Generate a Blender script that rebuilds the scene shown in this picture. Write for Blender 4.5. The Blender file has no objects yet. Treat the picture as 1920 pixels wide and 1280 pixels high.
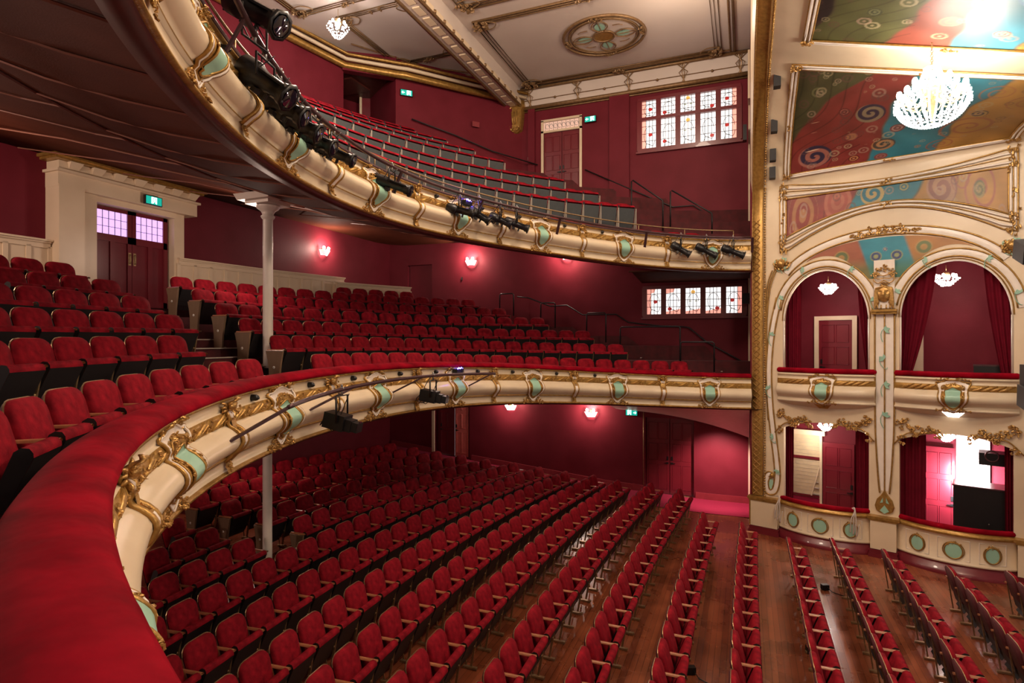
import bpy, bmesh, math, random
import numpy as np
from mathutils import Vector, Matrix
random.seed(7)
C = bpy.context.scene
COL = C.collection
pi = math.pi
sin, cos = math.sin, math.cos
R = math.radians

# ------------------------------------------------------------------ camera
H = 4.9                                   # lens height over the front of the stalls floor
FPX = 1085.0                              # focal length for a 1920 px wide frame
YAW = math.atan(438 / 1085.0)
CA, SA = cos(YAW), sin(YAW)
cd = bpy.data.cameras.new('camera'); cam = bpy.data.objects.new('camera', cd); COL.objects.link(cam)
cam.location = (0, 0, H); cam.rotation_euler = (pi / 2, 0, YAW)
cd.sensor_width = 36; cd.lens = 36 * FPX / 1920; cd.clip_start = 0.03; cd.clip_end = 200
C.camera = cam

# ------------------------------------------------------------------ exposure, world, house and fill lights
C.view_settings.view_transform = 'Standard'; C.view_settings.look = 'None'
C.view_settings.gamma = 1; C.view_settings.use_curve_mapping = False
C.view_settings.exposure = 0.22
w = bpy.data.worlds.new('world'); C.world = w; w.use_nodes = True
bg = w.node_tree.nodes['Background']; bg.inputs[0].default_value = (1.0, 0.80, 0.68, 1); bg.inputs[1].default_value = 0.16

def lamp(name, kind, loc, energy, color=(1, .8, .6), size=.3, rot=None, **kw):
    d = bpy.data.lights.new(name, kind); o = bpy.data.objects.new(name, d); COL.objects.link(o)
    o.location = loc; d.energy = energy; d.color = color
    if kind == 'AREA': d.size = size
    else: d.shadow_soft_size = size
    if rot: o.rotation_euler = rot
    for k, v in kw.items(): setattr(d, k, v)
    return o
WARM = (1.0, .80, .62)
# the auditorium's unseen ceiling fittings, and one lamp added for the box wall
lamp('unseen_house_lamp', 'POINT', (-3.2, 8.2, 11.6), 900, WARM, .5)
lamp('unseen_house_lamp', 'POINT', (-7.6, 9.0, 11.4), 330, WARM, .35)
lamp('unseen_house_lamp', 'POINT', (2.2, 5.5, 9.6), 680, WARM, .5)  # added to brighten the cream box wall, no fitting here
lamp('unseen_house_lamp', 'POINT', (-1.5, 14.5, 12.2), 130, WARM, .3)
# fill lamps without fittings, added to brighten the circle, stalls and box wall
lamp('unseen_house_lamp', 'POINT', (-7.5, .2, 6.4), 150, (1, .72, .6), .2)
lamp('unseen_house_lamp', 'POINT', (-11.2, 3.4, 7.7), 230, (1, .74, .6), .25)
lamp('unseen_house_lamp', 'POINT', (-9.6, 9.2, 6.9), 75, (1, .74, .6), .25)
lamp('unseen_house_lamp', 'POINT', (-9.8, 3.0, 2.8), 130, (1, .68, .56), .2)
lamp('unseen_house_lamp', 'POINT', (-10.6, 10.5, 3.0), 60, (1, .68, .56), .15)
lamp('unseen_house_lamp', 'POINT', (4.0, 2.0, 5.0), 260, WARM, .4)

# ------------------------------------------------------------------ materials
def mat(name, col, rough=.5, metal=0, spec=.5, col2=None, scale=6, bump=0, bscale=40, sheen=0, emit=None, es=1, coat=0, stretch=None, detail=3):
    m = bpy.data.materials.new(name); m.use_nodes = True; n = m.node_tree.nodes; L = m.node_tree.links
    b = n['Principled BSDF']; b.inputs['Roughness'].default_value = rough; b.inputs['Metallic'].default_value = metal; b.inputs['Specular IOR Level'].default_value = spec
    if sheen: b.inputs['Sheen Weight'].default_value = sheen; b.inputs['Sheen Roughness'].default_value = .4; b.inputs['Sheen Tint'].default_value = (min(1, col[0] * 2.6), col[1] * 4 + .05, col[2] * 4 + .05, 1)
    if coat: b.inputs['Coat Weight'].default_value = coat
    tc = n.new('ShaderNodeTexCoord'); mp = n.new('ShaderNodeMapping'); L.new(tc.outputs['Object'], mp.inputs[0])
    if stretch: mp.inputs['Scale'].default_value = stretch
    nz = n.new('ShaderNodeTexNoise'); nz.inputs['Scale'].default_value = scale; nz.inputs['Detail'].default_value = detail
    L.new(mp.outputs[0], nz.inputs['Vector'])
    rp = n.new('ShaderNodeValToRGB'); rp.color_ramp.elements[0].position = .3; rp.color_ramp.elements[1].position = .7
    c2 = col2 or tuple(c * .82 for c in col)
    rp.color_ramp.elements[0].color = (*c2, 1); rp.color_ramp.elements[1].color = (*col, 1)
    L.new(nz.outputs['Fac'], rp.inputs[0]); L.new(rp.outputs[0], b.inputs['Base Color'])
    if bump:
        nb = n.new('ShaderNodeTexNoise'); nb.inputs['Scale'].default_value = bscale; L.new(mp.outputs[0], nb.inputs['Vector'])
        bp = n.new('ShaderNodeBump'); bp.inputs['Strength'].default_value = bump; bp.inputs['Distance'].default_value = .01
        L.new(nb.outputs['Fac'], bp.inputs['Height']); L.new(bp.outputs[0], b.inputs['Normal'])
    if emit: b.inputs['Emission Color'].default_value = (*emit, 1); b.inputs['Emission Strength'].default_value = es
    return m
M = {}
M['wall'] = mat('crimson painted plaster', (.155, .015, .026), .55, spec=.14, col2=(.125, .011, .019), scale=1.5, bump=.15, bscale=25)
M['velvet'] = mat('crimson velvet', (.29, .008, .018), .8, spec=.08, col2=(.12, .003, .008), scale=9, sheen=.04, bump=.2, bscale=60, detail=5)
M['railvelvet'] = mat('crushed crimson velvet', (.30, .002, .013), .75, spec=.04, col2=(.12, .0006, .005), scale=3.2, sheen=.0, bump=.8, bscale=7, detail=6)
M['curtain'] = mat('deep red curtain velvet', (.13, .004, .014), .85, spec=.1, scale=5, sheen=.05)
M['cream'] = mat('cream paint', (.74, .60, .42), .38, col2=(.68, .54, .37), scale=2, bump=.08)
M['torus'] = mat('pale cream gloss paint', (.72, .60, .43), .3, col2=(.66, .53, .37), scale=2.5)
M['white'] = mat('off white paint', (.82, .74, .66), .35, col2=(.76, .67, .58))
M['gold'] = mat('old gold gilding', (.50, .29, .075), .33, .55, col2=(.32, .17, .04), scale=14, bump=.35, bscale=50)
M['gilt'] = mat('bright carved gilding', (.62, .38, .13), .3, .6, col2=(.36, .19, .05), scale=30, bump=.5, bscale=70)
M['mint'] = mat('mint green paint', (.33, .56, .43), .4, col2=(.29, .51, .39), scale=3)
M['black'] = mat('black painted metal', (.012, .011, .012), .38, .2, scale=10)
M['seatblack'] = mat('black seat pan', (.012, .010, .011), .55, scale=12)
M['grey'] = mat('charcoal seat pan', (.055, .062, .066), .6, col2=(.04, .046, .05), scale=8)
M['brass'] = mat('tarnished brass', (.42, .29, .15), .38, .7, col2=(.3, .2, .1), scale=20)
M['arm'] = mat('varnished armrest timber', (.42, .17, .08), .3, col2=(.30, .11, .05), scale=20, coat=.3)
M['panelwood'] = mat('brown seat end panel', (.20, .12, .07), .5, col2=(.15, .09, .05), scale=6, stretch=(1, 1, .15))
M['soffit'] = mat('oxblood soffit board', (.10, .028, .015), .8, spec=.04, col2=(.08, .021, .011), scale=2, bump=.3, bscale=70)
M['soffitdark'] = mat('dark maroon lip', (.09, .018, .013), .5)
M['batten'] = mat('soffit batten', (.30, .12, .08), .6)
M['doorred'] = mat('maroon door paint', (.17, .013, .022), .3, col2=(.14, .010, .018), scale=2, coat=.2)
M['trimred'] = mat('maroon skirting', (.26, .03, .04), .35)
M['carpet'] = mat('crimson carpet', (.30, .006, .045), .95, col2=(.25, .004, .035), scale=30)
M['carpetd'] = mat('dark tier carpet', (.10, .012, .016), .9, col2=(.06, .01, .012), scale=6)
M['nosing'] = mat('stair nosing', (.55, .46, .40), .4)
M['ceil'] = mat('ceiling ivory', (.62, .53, .47), .5, col2=(.58, .49, .43), scale=1)
M['ceilgold'] = mat('ceiling moulding', (.30, .18, .085), .4, .35, col2=(.20, .115, .05), scale=12, bump=.3)
M['pipe'] = mat('brown steel pipe', (.10, .05, .055), .3, .6)
M['lens'] = mat('dark lens', (.01, .01, .02), .05, coat=1)
M['steel'] = mat('satin steel', (.4, .4, .4), .3, .9)
M['brick'] = mat('cream painted brick', (.66, .53, .33), .7, scale=4)
M['stagewood'] = mat('bare board', (.30, .16, .08), .4)
M['bulb'] = mat('lit bulb', (1, .9, .8), .3, emit=(1, .88, .74), es=60)
M['crystal'] = mat('glowing crystal', (.9, .88, .84), .12, emit=(1, .92, .84), es=5)
M['sconceglow'] = mat('lit sconce glass', (1, .9, .8), .3, emit=(1, .80, .66), es=45)
M['exitgreen'] = mat('exit sign green', (.02, .32, .24), .4, emit=(.0, .55, .42), es=.6)
M['exitwhite'] = mat('exit sign lit white', (.8, 1, .95), .4, emit=(.6, 1, .93), es=3)
M['blueled'] = mat('blue led', (.1, .1, 1), .3, emit=(.12, .08, 1), es=40)
M['paper'] = mat('white number plate', (.85, .82, .74), .4)
M['lead'] = mat('window lead', (.03, .025, .02), .6)
M['daylight'] = mat('backlit pale glass', (.9, .88, .86), .2, emit=(1, .97, .96), es=1.05)
M['pinkglass'] = mat('backlit salmon glass', (.9, .45, .36), .2, emit=(1, .42, .33), es=.8)
M['violetglass'] = mat('violet leaded glass', (.6, .4, .8), .2, emit=(.66, .42, .86), es=1.1, bump=.4, bscale=90)
M['redglass'] = mat('ruby glass', (.5, .03, .03), .2, emit=(.5, .03, .03), es=.5)
M['amberglass'] = mat('amber glass', (.8, .45, .1), .2, emit=(.8, .42, .1), es=.8)
M['greenglass'] = mat('olive glass', (.2, .22, .08), .2, emit=(.2, .22, .08), es=.4)
M['litdoorpaint'] = mat('pink door with painted daylight', (.60, .13, .11), .4)  # daylight on the maroon leaf is put into this pink
M['bluecol'] = mat('seat litter grey', (.35, .37, .4), .6)

def woodmat():
    m = bpy.data.materials.new('polished floorboards'); m.use_nodes = True; n = m.node_tree.nodes; L = m.node_tree.links
    b = n['Principled BSDF']; b.inputs['Roughness'].default_value = .22; b.inputs['Coat Weight'].default_value = .25; b.inputs['Coat Roughness'].default_value = .12
    tc = n.new('ShaderNodeTexCoord'); mp = n.new('ShaderNodeMapping'); mp.inputs['Rotation'].default_value = (0, 0, pi / 2); L.new(tc.outputs['Object'], mp.inputs[0])
    br = n.new('ShaderNodeTexBrick'); br.inputs['Scale'].default_value = 1; br.inputs['Brick Width'].default_value = 2.6; br.inputs['Row Height'].default_value = .09
    br.inputs['Mortar Size'].default_value = .002; br.inputs['Color1'].default_value = (.30, .085, .036, 1); br.inputs['Color2'].default_value = (.20, .05, .02, 1); br.inputs['Mortar'].default_value = (.02, .006, .004, 1)
    L.new(mp.outputs[0], br.inputs['Vector'])
    nz = n.new('ShaderNodeTexNoise'); nz.inputs['Scale'].default_value = 1.2; nz.inputs['Detail'].default_value = 4; L.new(tc.outputs['Object'], nz.inputs['Vector'])
    mx = n.new('ShaderNodeMix'); mx.data_type = 'RGBA'; mx.blend_type = 'MULTIPLY'; mx.inputs['Factor'].default_value = .6
    rp = n.new('ShaderNodeValToRGB'); rp.color_ramp.elements[0].color = (.45, .4, .38, 1); rp.color_ramp.elements[1].color = (1.3, 1.2, 1.1, 1); rp.color_ramp.elements[0].position = .35; rp.color_ramp.elements[1].position = .65
    L.new(nz.outputs['Fac'], rp.inputs[0]); L.new(br.outputs['Color'], mx.inputs[6]); L.new(rp.outputs[0], mx.inputs[7]); L.new(mx.outputs[2], b.inputs['Base Color'])
    r2 = n.new('ShaderNodeMapRange'); r2.inputs[1].default_value = .3; r2.inputs[2].default_value = .7; r2.inputs[3].default_value = .16; r2.inputs[4].default_value = .42
    L.new(nz.outputs['Fac'], r2.inputs[0]); L.new(r2.outputs[0], b.inputs['Roughness'])
    return m
M['floor'] = woodmat()

# ------------------------------------------------------------------ mesh builder
class MB:
    def __init__(s): s.v = []; s.f = []; s.m = []; s.sm = []
    def add(s, vs, fs, mi=0, smooth=False, T=None):
        o = len(s.v)
        if T is not None: vs = [T @ Vector(p) for p in vs]
        s.v += [tuple(p) for p in vs]; s.f += [tuple(i + o for i in f) for f in fs]
        s.m += [mi] * len(fs); s.sm += [smooth] * len(fs); return s
    def box(s, c, d, mi=0, rz=0, T=None, top=(1, 1)):
        x, y, z = d[0] / 2, d[1] / 2, d[2] / 2
        vs = [Vector((sx * x * (top[0] if sz > 0 else 1), sy * y * (top[1] if sz > 0 else 1), sz * z)) for sz in (-1, 1) for sy in (-1, 1) for sx in (-1, 1)]
        Mx = Matrix.Translation(c) @ Matrix.Rotation(rz, 4, 'Z')
        if T is not None: Mx = T @ Mx
        return s.add(vs, [(0, 2, 3, 1), (4, 5, 7, 6), (0, 1, 5, 4), (2, 6, 7, 3), (0, 4, 6, 2), (1, 3, 7, 5)], mi, False, Mx)
    def bar(s, a, b, wd, ht, mi=0, up=(0, 0, 1)):
        a, b, up = Vector(a), Vector(b), Vector(up); d = (b - a); ln = d.length; d.normalize()
        sd = d.cross(up)
        if sd.length < 1e-4: sd = d.cross(Vector((1, 0, 0)))
        sd.normalize(); u2 = sd.cross(d)
        vs = [p + sd * (wd / 2 * i) + u2 * (ht / 2 * j) for p in (a, b) for (i, j) in ((-1, -1), (1, -1), (1, 1), (-1, 1))]
        return s.add(vs, [(0, 1, 2, 3), (7, 6, 5, 4), (0, 4, 5, 1), (1, 5, 6, 2), (2, 6, 7, 3), (3, 7, 4, 0)], mi)
    def tube(s, pts, r, n=6, mi=0, cap=True, flat=1.0, up=None, closed=False):
        pts = [Vector(p) for p in pts]; N = len(pts)
        rr = r if isinstance(r, (list, tuple)) else [r] * N
        vs = []; prev = None
        for i, p in enumerate(pts):
            if closed: d = pts[(i + 1) % N] - pts[i - 1]
            else: d = pts[min(i + 1, N - 1)] - pts[max(i - 1, 0)]
            if d.length < 1e-9: d = Vector((0, 0, 1))
            d.normalize()
            if up is not None: x = Vector(up).cross(d)
            elif prev is not None: x = prev - d * prev.dot(d)
            else: x = d.cross(Vector((0, 0, 1)))
            if x.length < 1e-4: x = d.cross(Vector((0, 1, .01)))
            x.normalize(); y = d.cross(x); prev = x
            for k in range(n):
                a = 2 * pi * k / n; vs.append(p + x * (cos(a) * rr[i]) + y * (sin(a) * rr[i] * flat))
        fs = []
        for i in range(N if closed else N - 1):
            for k in range(n):
                a = i * n; b = ((i + 1) % N) * n
                fs.append((a + k, a + (k + 1) % n, b + (k + 1) % n, b + k))
        if cap and not closed: fs += [tuple(range(n))[::-1], tuple((N - 1) * n + k for k in range(n))]
        return s.add(vs, fs, mi, n > 4)
    def grid(s, rows, mi=0, smooth=True, closed=False, flip=False, mis=None):
        nr, nc = len(rows), len(rows[0]); vs = [p for r in rows for p in r]; o = len(s.v)
        s.v += [tuple(p) for p in vs]
        for i in range(nr - (0 if closed else 1)):
            for j in range(nc - 1):
                i2 = (i + 1) % nr
                f = (i * nc + j, i * nc + j + 1, i2 * nc + j + 1, i2 * nc + j)
                if flip: f = f[::-1]
                s.f.append(tuple(q + o for q in f)); s.m.append(mis[j] if mis else mi); s.sm.append(smooth)
        return s
    def prism(s, poly, T, depth, mi=0, mis=None, smooth=False, bev=0):
        n = len(poly)
        if bev:
            cx = sum(p[0] for p in poly) / n; cy = sum(p[1] for p in poly) / n
            q = [(p[0] + (cx - p[0]) * bev, p[1] + (cy - p[1]) * bev) for p in poly]
            vs = [Vector((x, y, 0)) for x, y in poly] + [Vector((x, y, depth * .7)) for x, y in poly] + [Vector((x, y, depth)) for x, y in q]
            fs = [tuple(range(n))[::-1]] + [(i, (i + 1) % n, n + (i + 1) % n, n + i) for i in range(n)] + [(n + i, n + (i + 1) % n, 2 * n + (i + 1) % n, 2 * n + i) for i in range(n)] + [tuple(2 * n + i for i in range(n))]
        else:
            vs = [Vector((x, y, 0)) for x, y in poly] + [Vector((x, y, depth)) for x, y in poly]
            fs = [tuple(range(n))[::-1]] + [(i, (i + 1) % n, n + (i + 1) % n, n + i) for i in range(n)] + [tuple(n + i for i in range(n))]
        return s.add(vs, fs, mi, smooth, T)
    def ball(s, c, r, mi=0, n=6, sc=(1, 1, 1), T=None):
        vs = [(c[0], c[1], c[2] + r * sc[2])]; h = max(3, n // 2 + 1)
        for i in range(1, h):
            a = pi * i / h
            for k in range(n): b = 2 * pi * k / n; vs.append((c[0] + r * sc[0] * sin(a) * cos(b), c[1] + r * sc[1] * sin(a) * sin(b), c[2] + r * sc[2] * cos(a)))
        vs.append((c[0], c[1], c[2] - r * sc[2])); e = len(vs) - 1; fs = []
        for k in range(n): fs.append((0, 1 + k, 1 + (k + 1) % n)); fs.append((e, 1 + (h - 2) * n + (k + 1) % n, 1 + (h - 2) * n + k))
        for i in range(h - 2):
            for k in range(n): a = 1 + i * n; fs.append((a + k, a + n + k, a + n + (k + 1) % n, a + (k + 1) % n))
        return s.add([Vector(p) for p in vs], fs, mi, True, T)
    def lathe(s, prof, T=None, n=16, mi=0):
        rows = []
        for (r, z) in prof:
            row = [Vector((r * cos(2 * pi * k / n), r * sin(2 * pi * k / n), z)) for k in range(n + 1)]
            rows.append([T @ p for p in row] if T is not None else row)
        return s.grid(rows, mi, True)
    def build(s, name, mats, parent=None, loc=None):
        me = bpy.data.meshes.new(name); me.from_pydata(s.v, [], s.f)
        for k in (mats if isinstance(mats, (list, tuple)) else [mats]): me.materials.append(M[k] if isinstance(k, str) else k)
        me.polygons.foreach_set('material_index', s.m); me.polygons.foreach_set('use_smooth', s.sm); me.update()
        o = bpy.data.objects.new(name, me); COL.objects.link(o)
        if loc is not None: o.location = loc
        if parent is not None: o.parent = parent
        return o
def tag(o, label=None, cat=None, group=None, kind=None):
    if label: o['label'] = label
    if cat: o['category'] = cat
    if group: o['group'] = group
    if kind: o['kind'] = kind
    return o
def empty(name, loc, label, cat, group=None, rz=0):
    o = bpy.data.objects.new(name, None); COL.objects.link(o); o.location = loc; o.rotation_euler = (0, 0, rz)
    o.empty_display_size = .1
    return tag(o, label, cat, group)
def copy_tree(o, parent=None):
    c = o.copy(); COL.objects.link(c)
    if parent is not None: c.parent = parent
    for ch in o.children: copy_tree(ch, c)
    return c
def frame(o, x, y, z=None):
    x = Vector(x).normalized(); y = Vector(y); y = (y - x * y.dot(x)).normalized(); z = x.cross(y)
    return Matrix(((x.x, y.x, z.x, o[0]), (x.y, y.y, z.y, o[1]), (x.z, y.z, z.z, o[2]), (0, 0, 0, 1)))
def struct(mb, name, mats): return tag(mb.build(name, mats), kind='structure')
def spline(pts, n=8, closed=False):
    P = [Vector(p) for p in pts]; N = len(P); out = []
    for i in range(N if closed else N - 1):
        p0 = P[(i - 1) % N] if closed else P[max(i - 1, 0)]; p1 = P[i]; p2 = P[(i + 1) % N] if closed else P[i + 1]; p3 = P[(i + 2) % N] if closed else P[min(i + 2, N - 1)]
        for k in range(n):
            t = k / n
            out.append(.5 * ((2 * p1) + (-p0 + p2) * t + (2 * p0 - 5 * p1 + 4 * p2 - p3) * t * t + (-p0 + 3 * p1 - 3 * p2 + p3) * t ** 3))
    if not closed: out.append(P[-1])
    return out
def foliage(mb, pts, r, T=None, mi=0, seed=1, curl=True):
    # carved leafwork: short curled ridges and beads gathered along the given points (local x, y, height)
    rnd = random.Random(seed)
    for (x, y) in pts:
        for k in range(3):
            a = rnd.uniform(0, 2 * pi); q = rnd.uniform(.2, .8) * r
            P = [Vector((x + q * cos(a) + r * .55 * t * cos(a + 2.4 * t), y + q * sin(a) + r * .55 * t * sin(a + 2.4 * t), r * (.25 + .35 * sin(pi * t)))) for t in (0, .35, .7, 1)]
            if T is not None: P = [T @ p for p in P]
            mb.tube(P, [r * .13, r * .26, r * .22, r * .08], 4, mi)
        mb.ball((x, y, r * .35), r * .32, mi, 5, T=T)
def to_px(p):
    d = -p[0] * SA + p[1] * CA
    if d < .2: return None
    l = p[0] * CA + p[1] * SA
    return 960 + FPX * l / d, 640 - FPX * (p[2] - H) / d, d

# ================================================================== PLAN OF THE HOUSE
XC0, YC0 = .702, 8.213                      # centre of the horseshoe
CIRC = (6.347, 3.888, -5.198, 3.049); GALL = (6.469, 1.426, 1.3, -1.114)
XB, YF, YN = -12.7, 18.9, -2.5              # back wall, far side wall, near side wall
def plan(g, ph, off=0):
    q = (ph / (pi / 2)) ** 2; r = g[0] + g[1] * q + g[2] * q * q + g[3] * q ** 3 + off
    return XC0 - r * cos(ph), YC0 + r * sin(ph)
def zcirc(ph): s = sin(ph) ** 2; return H - (.467 + .298 * s + .133 * s * s + .021 * ph)
def zgall(ph): s = sin(ph) ** 2; return H + 2.124 + .081 * s - .356 * s * s + .785
class Front:
    def __init__(s, g, zt, prof):
        s.g, s.zt, s.prof = g, zt, prof
        s.ph = [R(-93 + i * .25) for i in range(717)]
        P = [plan(g, a) for a in s.ph]; s.L = [0]
        for i in range(1, len(P)): s.L.append(s.L[-1] + math.hypot(P[i][0] - P[i - 1][0], P[i][1] - P[i - 1][1]))
        s.tot = s.L[-1]
    def phi(s, L): return float(np.interp(L, s.L, s.ph))
    def out(s, y):
        p = s.prof; ys = [-q[1] for q in p]; return float(np.interp(-y, ys, [q[0] for q in p]))
    def W(s, L, y, h):
        ph = s.phi(L); X, Y = plan(s.g, ph, -(s.out(y) + h)); return Vector((X, Y, s.zt(ph) + y))
class Warp:
    def __init__(s, fr, L): s.fr, s.L = fr, L
    def __matmul__(s, p): return s.fr.W(s.L + p[0], p[1], p[2])
PROF = [(.02, 0), (.045, -.012), (.045, -.035), (.01, -.045), (.0, -.05), (.0, -.145), (.03, -.15), (.06, -.20), (.03, -.275), (.035, -.285)]
PROF += [(.035 + .15 * max(0, sin(pi * t)) ** .8, -.285 - .315 * t) for t in (.06, .15, .27, .4, .55, .7, .82, .92, 1)]
PROF += [(.05, -.61), (.05, -.628), (.012, -.635), (.012, -.765), (.045, -.772), (.05, -.80), (.0, -.81)]
fc = Front(CIRC, zcirc, PROF); fg = Front(GALL, zgall, PROF)
def clampoff(g, ph, off):
    lo, hi = 0, off
    X, Y = plan(g, ph, off)
    if X >= XB and YN <= Y <= YF: return off
    for _ in range(30):
        m = (lo + hi) / 2; X, Y = plan(g, ph, m)
        if X >= XB and YN <= Y <= YF: lo = m
        else: hi = m
    return lo

# ------------------------------------------------------------------ stalls floor
def zf(x):
    if x > -1.1: return 0.0
    if x > -3.98: return .035 * (-1.1 - x)
    return .1008 + .095 * (-3.98 - x)
m = MB(); xs = [9, 4, 0, -1.1, -2.5, -3.98, -6, -8, -10, -12.7]
m.grid([[(x, y, zf(x)) for x in xs] for y in (YN, 2, 6, 10, 14, YF)], flip=True, smooth=False)
struct(m, 'floor', 'floor')
m = MB(); m.grid([[(x, y, zf(x) + .012) for x in (.1, -1.1, -2.5, -3.98, -6, -9, -12.6)] for y in (17.35, 18.88)], flip=True, smooth=False)
tag(m.build('aisle_carpet', 'carpet'), 'crimson carpet strip along the foot of the far stalls wall', 'carpet')

# ------------------------------------------------------------------ walls
def wall_holes(m, fr, x0, x1, z0, z1, holes, th, mi=0):
    # slab in the local plane (x, z) facing local -y, pierced by rectangular holes
    xs = sorted({x0, x1} | {h[0] for h in holes} | {h[1] for h in holes})
    for a, b in zip(xs, xs[1:]):
        cuts = sorted([(h[2], h[3]) for h in holes if h[0] <= a + 1e-6 and h[1] >= b - 1e-6]); z = z0
        for (c, d) in cuts + [(z1, z1)]:
            if c > z: m.box(((a + b) / 2, th / 2, (z + c) / 2), (b - a, th, c - z), mi, T=fr)
            z = max(z, d)
F_FAR = frame((0, YF, 0), (1, 0, 0), (0, 1, 0))
F_BACK = frame((XB, 0, 0), (0, 1, 0), (-1, 0, 0))    # local x = world Y, local y = away from the house
WINL = (-3.02, -.03, 5.72, 6.62); WINU = (-3.18, -.18, 11.05, 12.68)
GDOOR = (-6.5, -5.12, 9.6, 12.45); SDOOR = (-3.0, -1.5, 0.0, 2.46); PDOOR = (-10.75, -9.3, zf(-10), 3.1); CREC = (-11.9, -10.85, 5.4, 7.78)
m = MB(); wall_holes(m, F_FAR, XB, .12, 0, 13.6, [WINL, WINU, GDOOR, SDOOR, PDOOR, CREC], .3); struct(m, 'wall_far', 'wall')
CDOOR = (7.9, 9.62, 5.6, 7.8)
m = MB(); wall_holes(m, F_BACK, YN, YF + .3, 0, 8.9, [CDOOR], .3); struct(m, 'wall_back', 'wall')
# gallery rear wall, curved, with the opening of the exit passage; canted return up to the ceiling beam
gp = [(-11.9, -2.5), (-12.6, 2), (-12.7, 6), (-12.65, 9.5), (-12.35, 12.2)]
REC0 = Vector((-11.5, 14.6, 0)); REC1 = Vector((-10.2, 15.5, 0)); BR = Vector((-7.25, 18.9, 0))
m = MB()
path = [Vector((x, y, 0)) for x, y in gp] + [REC0]
m.grid([[p + Vector((0, 0, z)) for z in (8.75, 14.0)] for p in path], smooth=False)
m.bar(REC0 + Vector((0, 0, 13.6)), REC1 + Vector((0, 0, 13.5)), .25, .75)
m.grid([[p + Vector((0, 0, z)) for z in (8.75, 14.0)] for p in (REC1, BR)], smooth=False)
m.grid([[p + Vector((0, 0, z)) for z in (8.75, 14.0)] for p in (REC0, REC0 + Vector((-1.7, 1.1, 0)), REC1 + Vector((-2.4, 1.6, 0)), REC1 + Vector((-.0, .0, 0)))], smooth=False)
struct(m, 'wall_gallery', 'wall')
m = MB(); m.add([REC0 + Vector((0, 0, 13.3)), REC1 + Vector((0, 0, 13.3)), REC1 + Vector((-2.4, 1.6, 13.3)), REC0 + Vector((-1.7, 1.1, 13.3))], [(0, 1, 2, 3)])
m.box((-12.1, 15.6, 13.27), (1.0, 1.0, .05)); struct(m, 'ceiling', 'soffitdark')
m = MB()                                    # wall panelling lines on the gallery rear wall
for z in (11.35, 10.55):
    m.tube([Vector((x + .03, y, z)) for x, y in gp[1:]] + [REC0 + Vector((.03, -.02, z))], .018, 4)
struct(m, 'trim_1', 'trimred')
# cross wall at the proscenium line
m = MB(); m.box((.22, 17.6, 6.8), (.2, 2.65, 13.6)); struct(m, 'wall_proscenium_return', 'wall')
m = MB(); m.box((.10, 18.6, 6.9), (.05, .10, 13.2), 0); m.box((.09, 18.25, 12.6), (.06, .5, 1.4), 0); struct(m, 'trim_2', 'cream')
# pilaster strips on the far wall of the gallery
m = MB()
for x0, x1 in ((-4.15, -3.5), (-7.0, -6.75)): m.box(((x0 + x1) / 2, YF - .05, 11.0), (x1 - x0, .1, 4.0))
struct(m, 'trim_3', 'wall')
# skirting of the stalls
m = MB()
for a, b in ((-12.6, -10.85), (-9.2, -3.05), (-1.45, .1)):
    xs = [a + (b - a) * i / 5 for i in range(6)]
    for p, q in zip(xs, xs[1:]): m.bar((p, YF - .03, zf(p) + .1), (q, YF - .03, zf(q) + .1), .06, .2)
struct(m, 'baseboard_far', 'trimred')
m = MB()
m.tube([(-3.05, YF - .02, z) for z in (.1, 2.9)], .015, 5)
struct(m, 'trim_4', 'brass')

# ------------------------------------------------------------------ circle tiers
CROW = [(-.182, -.363), (.126, -.229), (.434, -.131), (.747, 0), (1.06, 0), (1.371, 0), (1.58, 0)]
def crow_off(i): return .85 + .91 * i
def crow_z(i, ph):
    a, b = CROW[i]; return H + a + b * sin(ph) ** 2 - .88
PH = [R(-88 + i * 2) for i in range(89)]
def tier_sheet(g, rows, fo, fz, first, last_off, last_z, mats, name):
    rr = []; mis = []
    for ph in PH:
        col = []; z0 = fz(0, ph)
        col.append((first, z0))
        for i in range(rows):
            e = fo(i) + .41; z = fz(i, ph); col.append((e, z))
            zn = fz(i + 1, ph) if i + 1 < rows else last_z
            col.append((e, zn))
        col.append((last_off, last_z))
        pts = []
        for o, z in col:
            o2 = clampoff(g, ph, o); X, Y = plan(g, ph, o2)
            if o2 < o - .001 and pts: z = pts[-1][2]
            pts.append((X, Y, z))
        rr.append(pts)
    m = MB(); m.grid(rr, smooth=False, flip=True); return struct(m, name, mats)
tier_sheet(CIRC, 6, crow_off, crow_z, .03, 9.0, H + .70, 'carpetd', 'floor_circle')
def aisle_steps(g, fo, fz, rows, ph0, ph1, rise, name, label):
    m = MB()
    for i in range(rows):
        e = fo(i) + .41; pm = (ph0 + ph1) / 2
        z1 = fz(i + 1, pm) if i + 1 < rows else H + .7
        z0 = fz(i, pm)
        A = [plan(g, p, e) for p in (ph0, ph1)]; Bq = [plan(g, p, e - .32) for p in (ph0, ph1)]
        zm = (z0 + z1) / 2
        vs = [(*Bq[0], z0), (*Bq[1], z0), (*Bq[1], zm), (*Bq[0], zm), (*A[0], zm), (*A[1], zm)]
        m.add(vs, [(0, 1, 2, 3), (3, 2, 5, 4)], 0)
        m.bar((*Bq[0], zm + .012), (*Bq[1], zm + .012), .05, .02, 1); m.bar((*A[0], z1 + .012), (*A[1], z1 + .012), .05, .02, 1)
    return tag(m.build(name, ['carpetd', 'nosing']), label, 'steps')
aisle_steps(CIRC, crow_off, crow_z, 6, R(-8.5), R(-1.2), .15, 'aisle_steps', 'carpeted aisle steps with pale nosings between the circle seat blocks')

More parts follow.
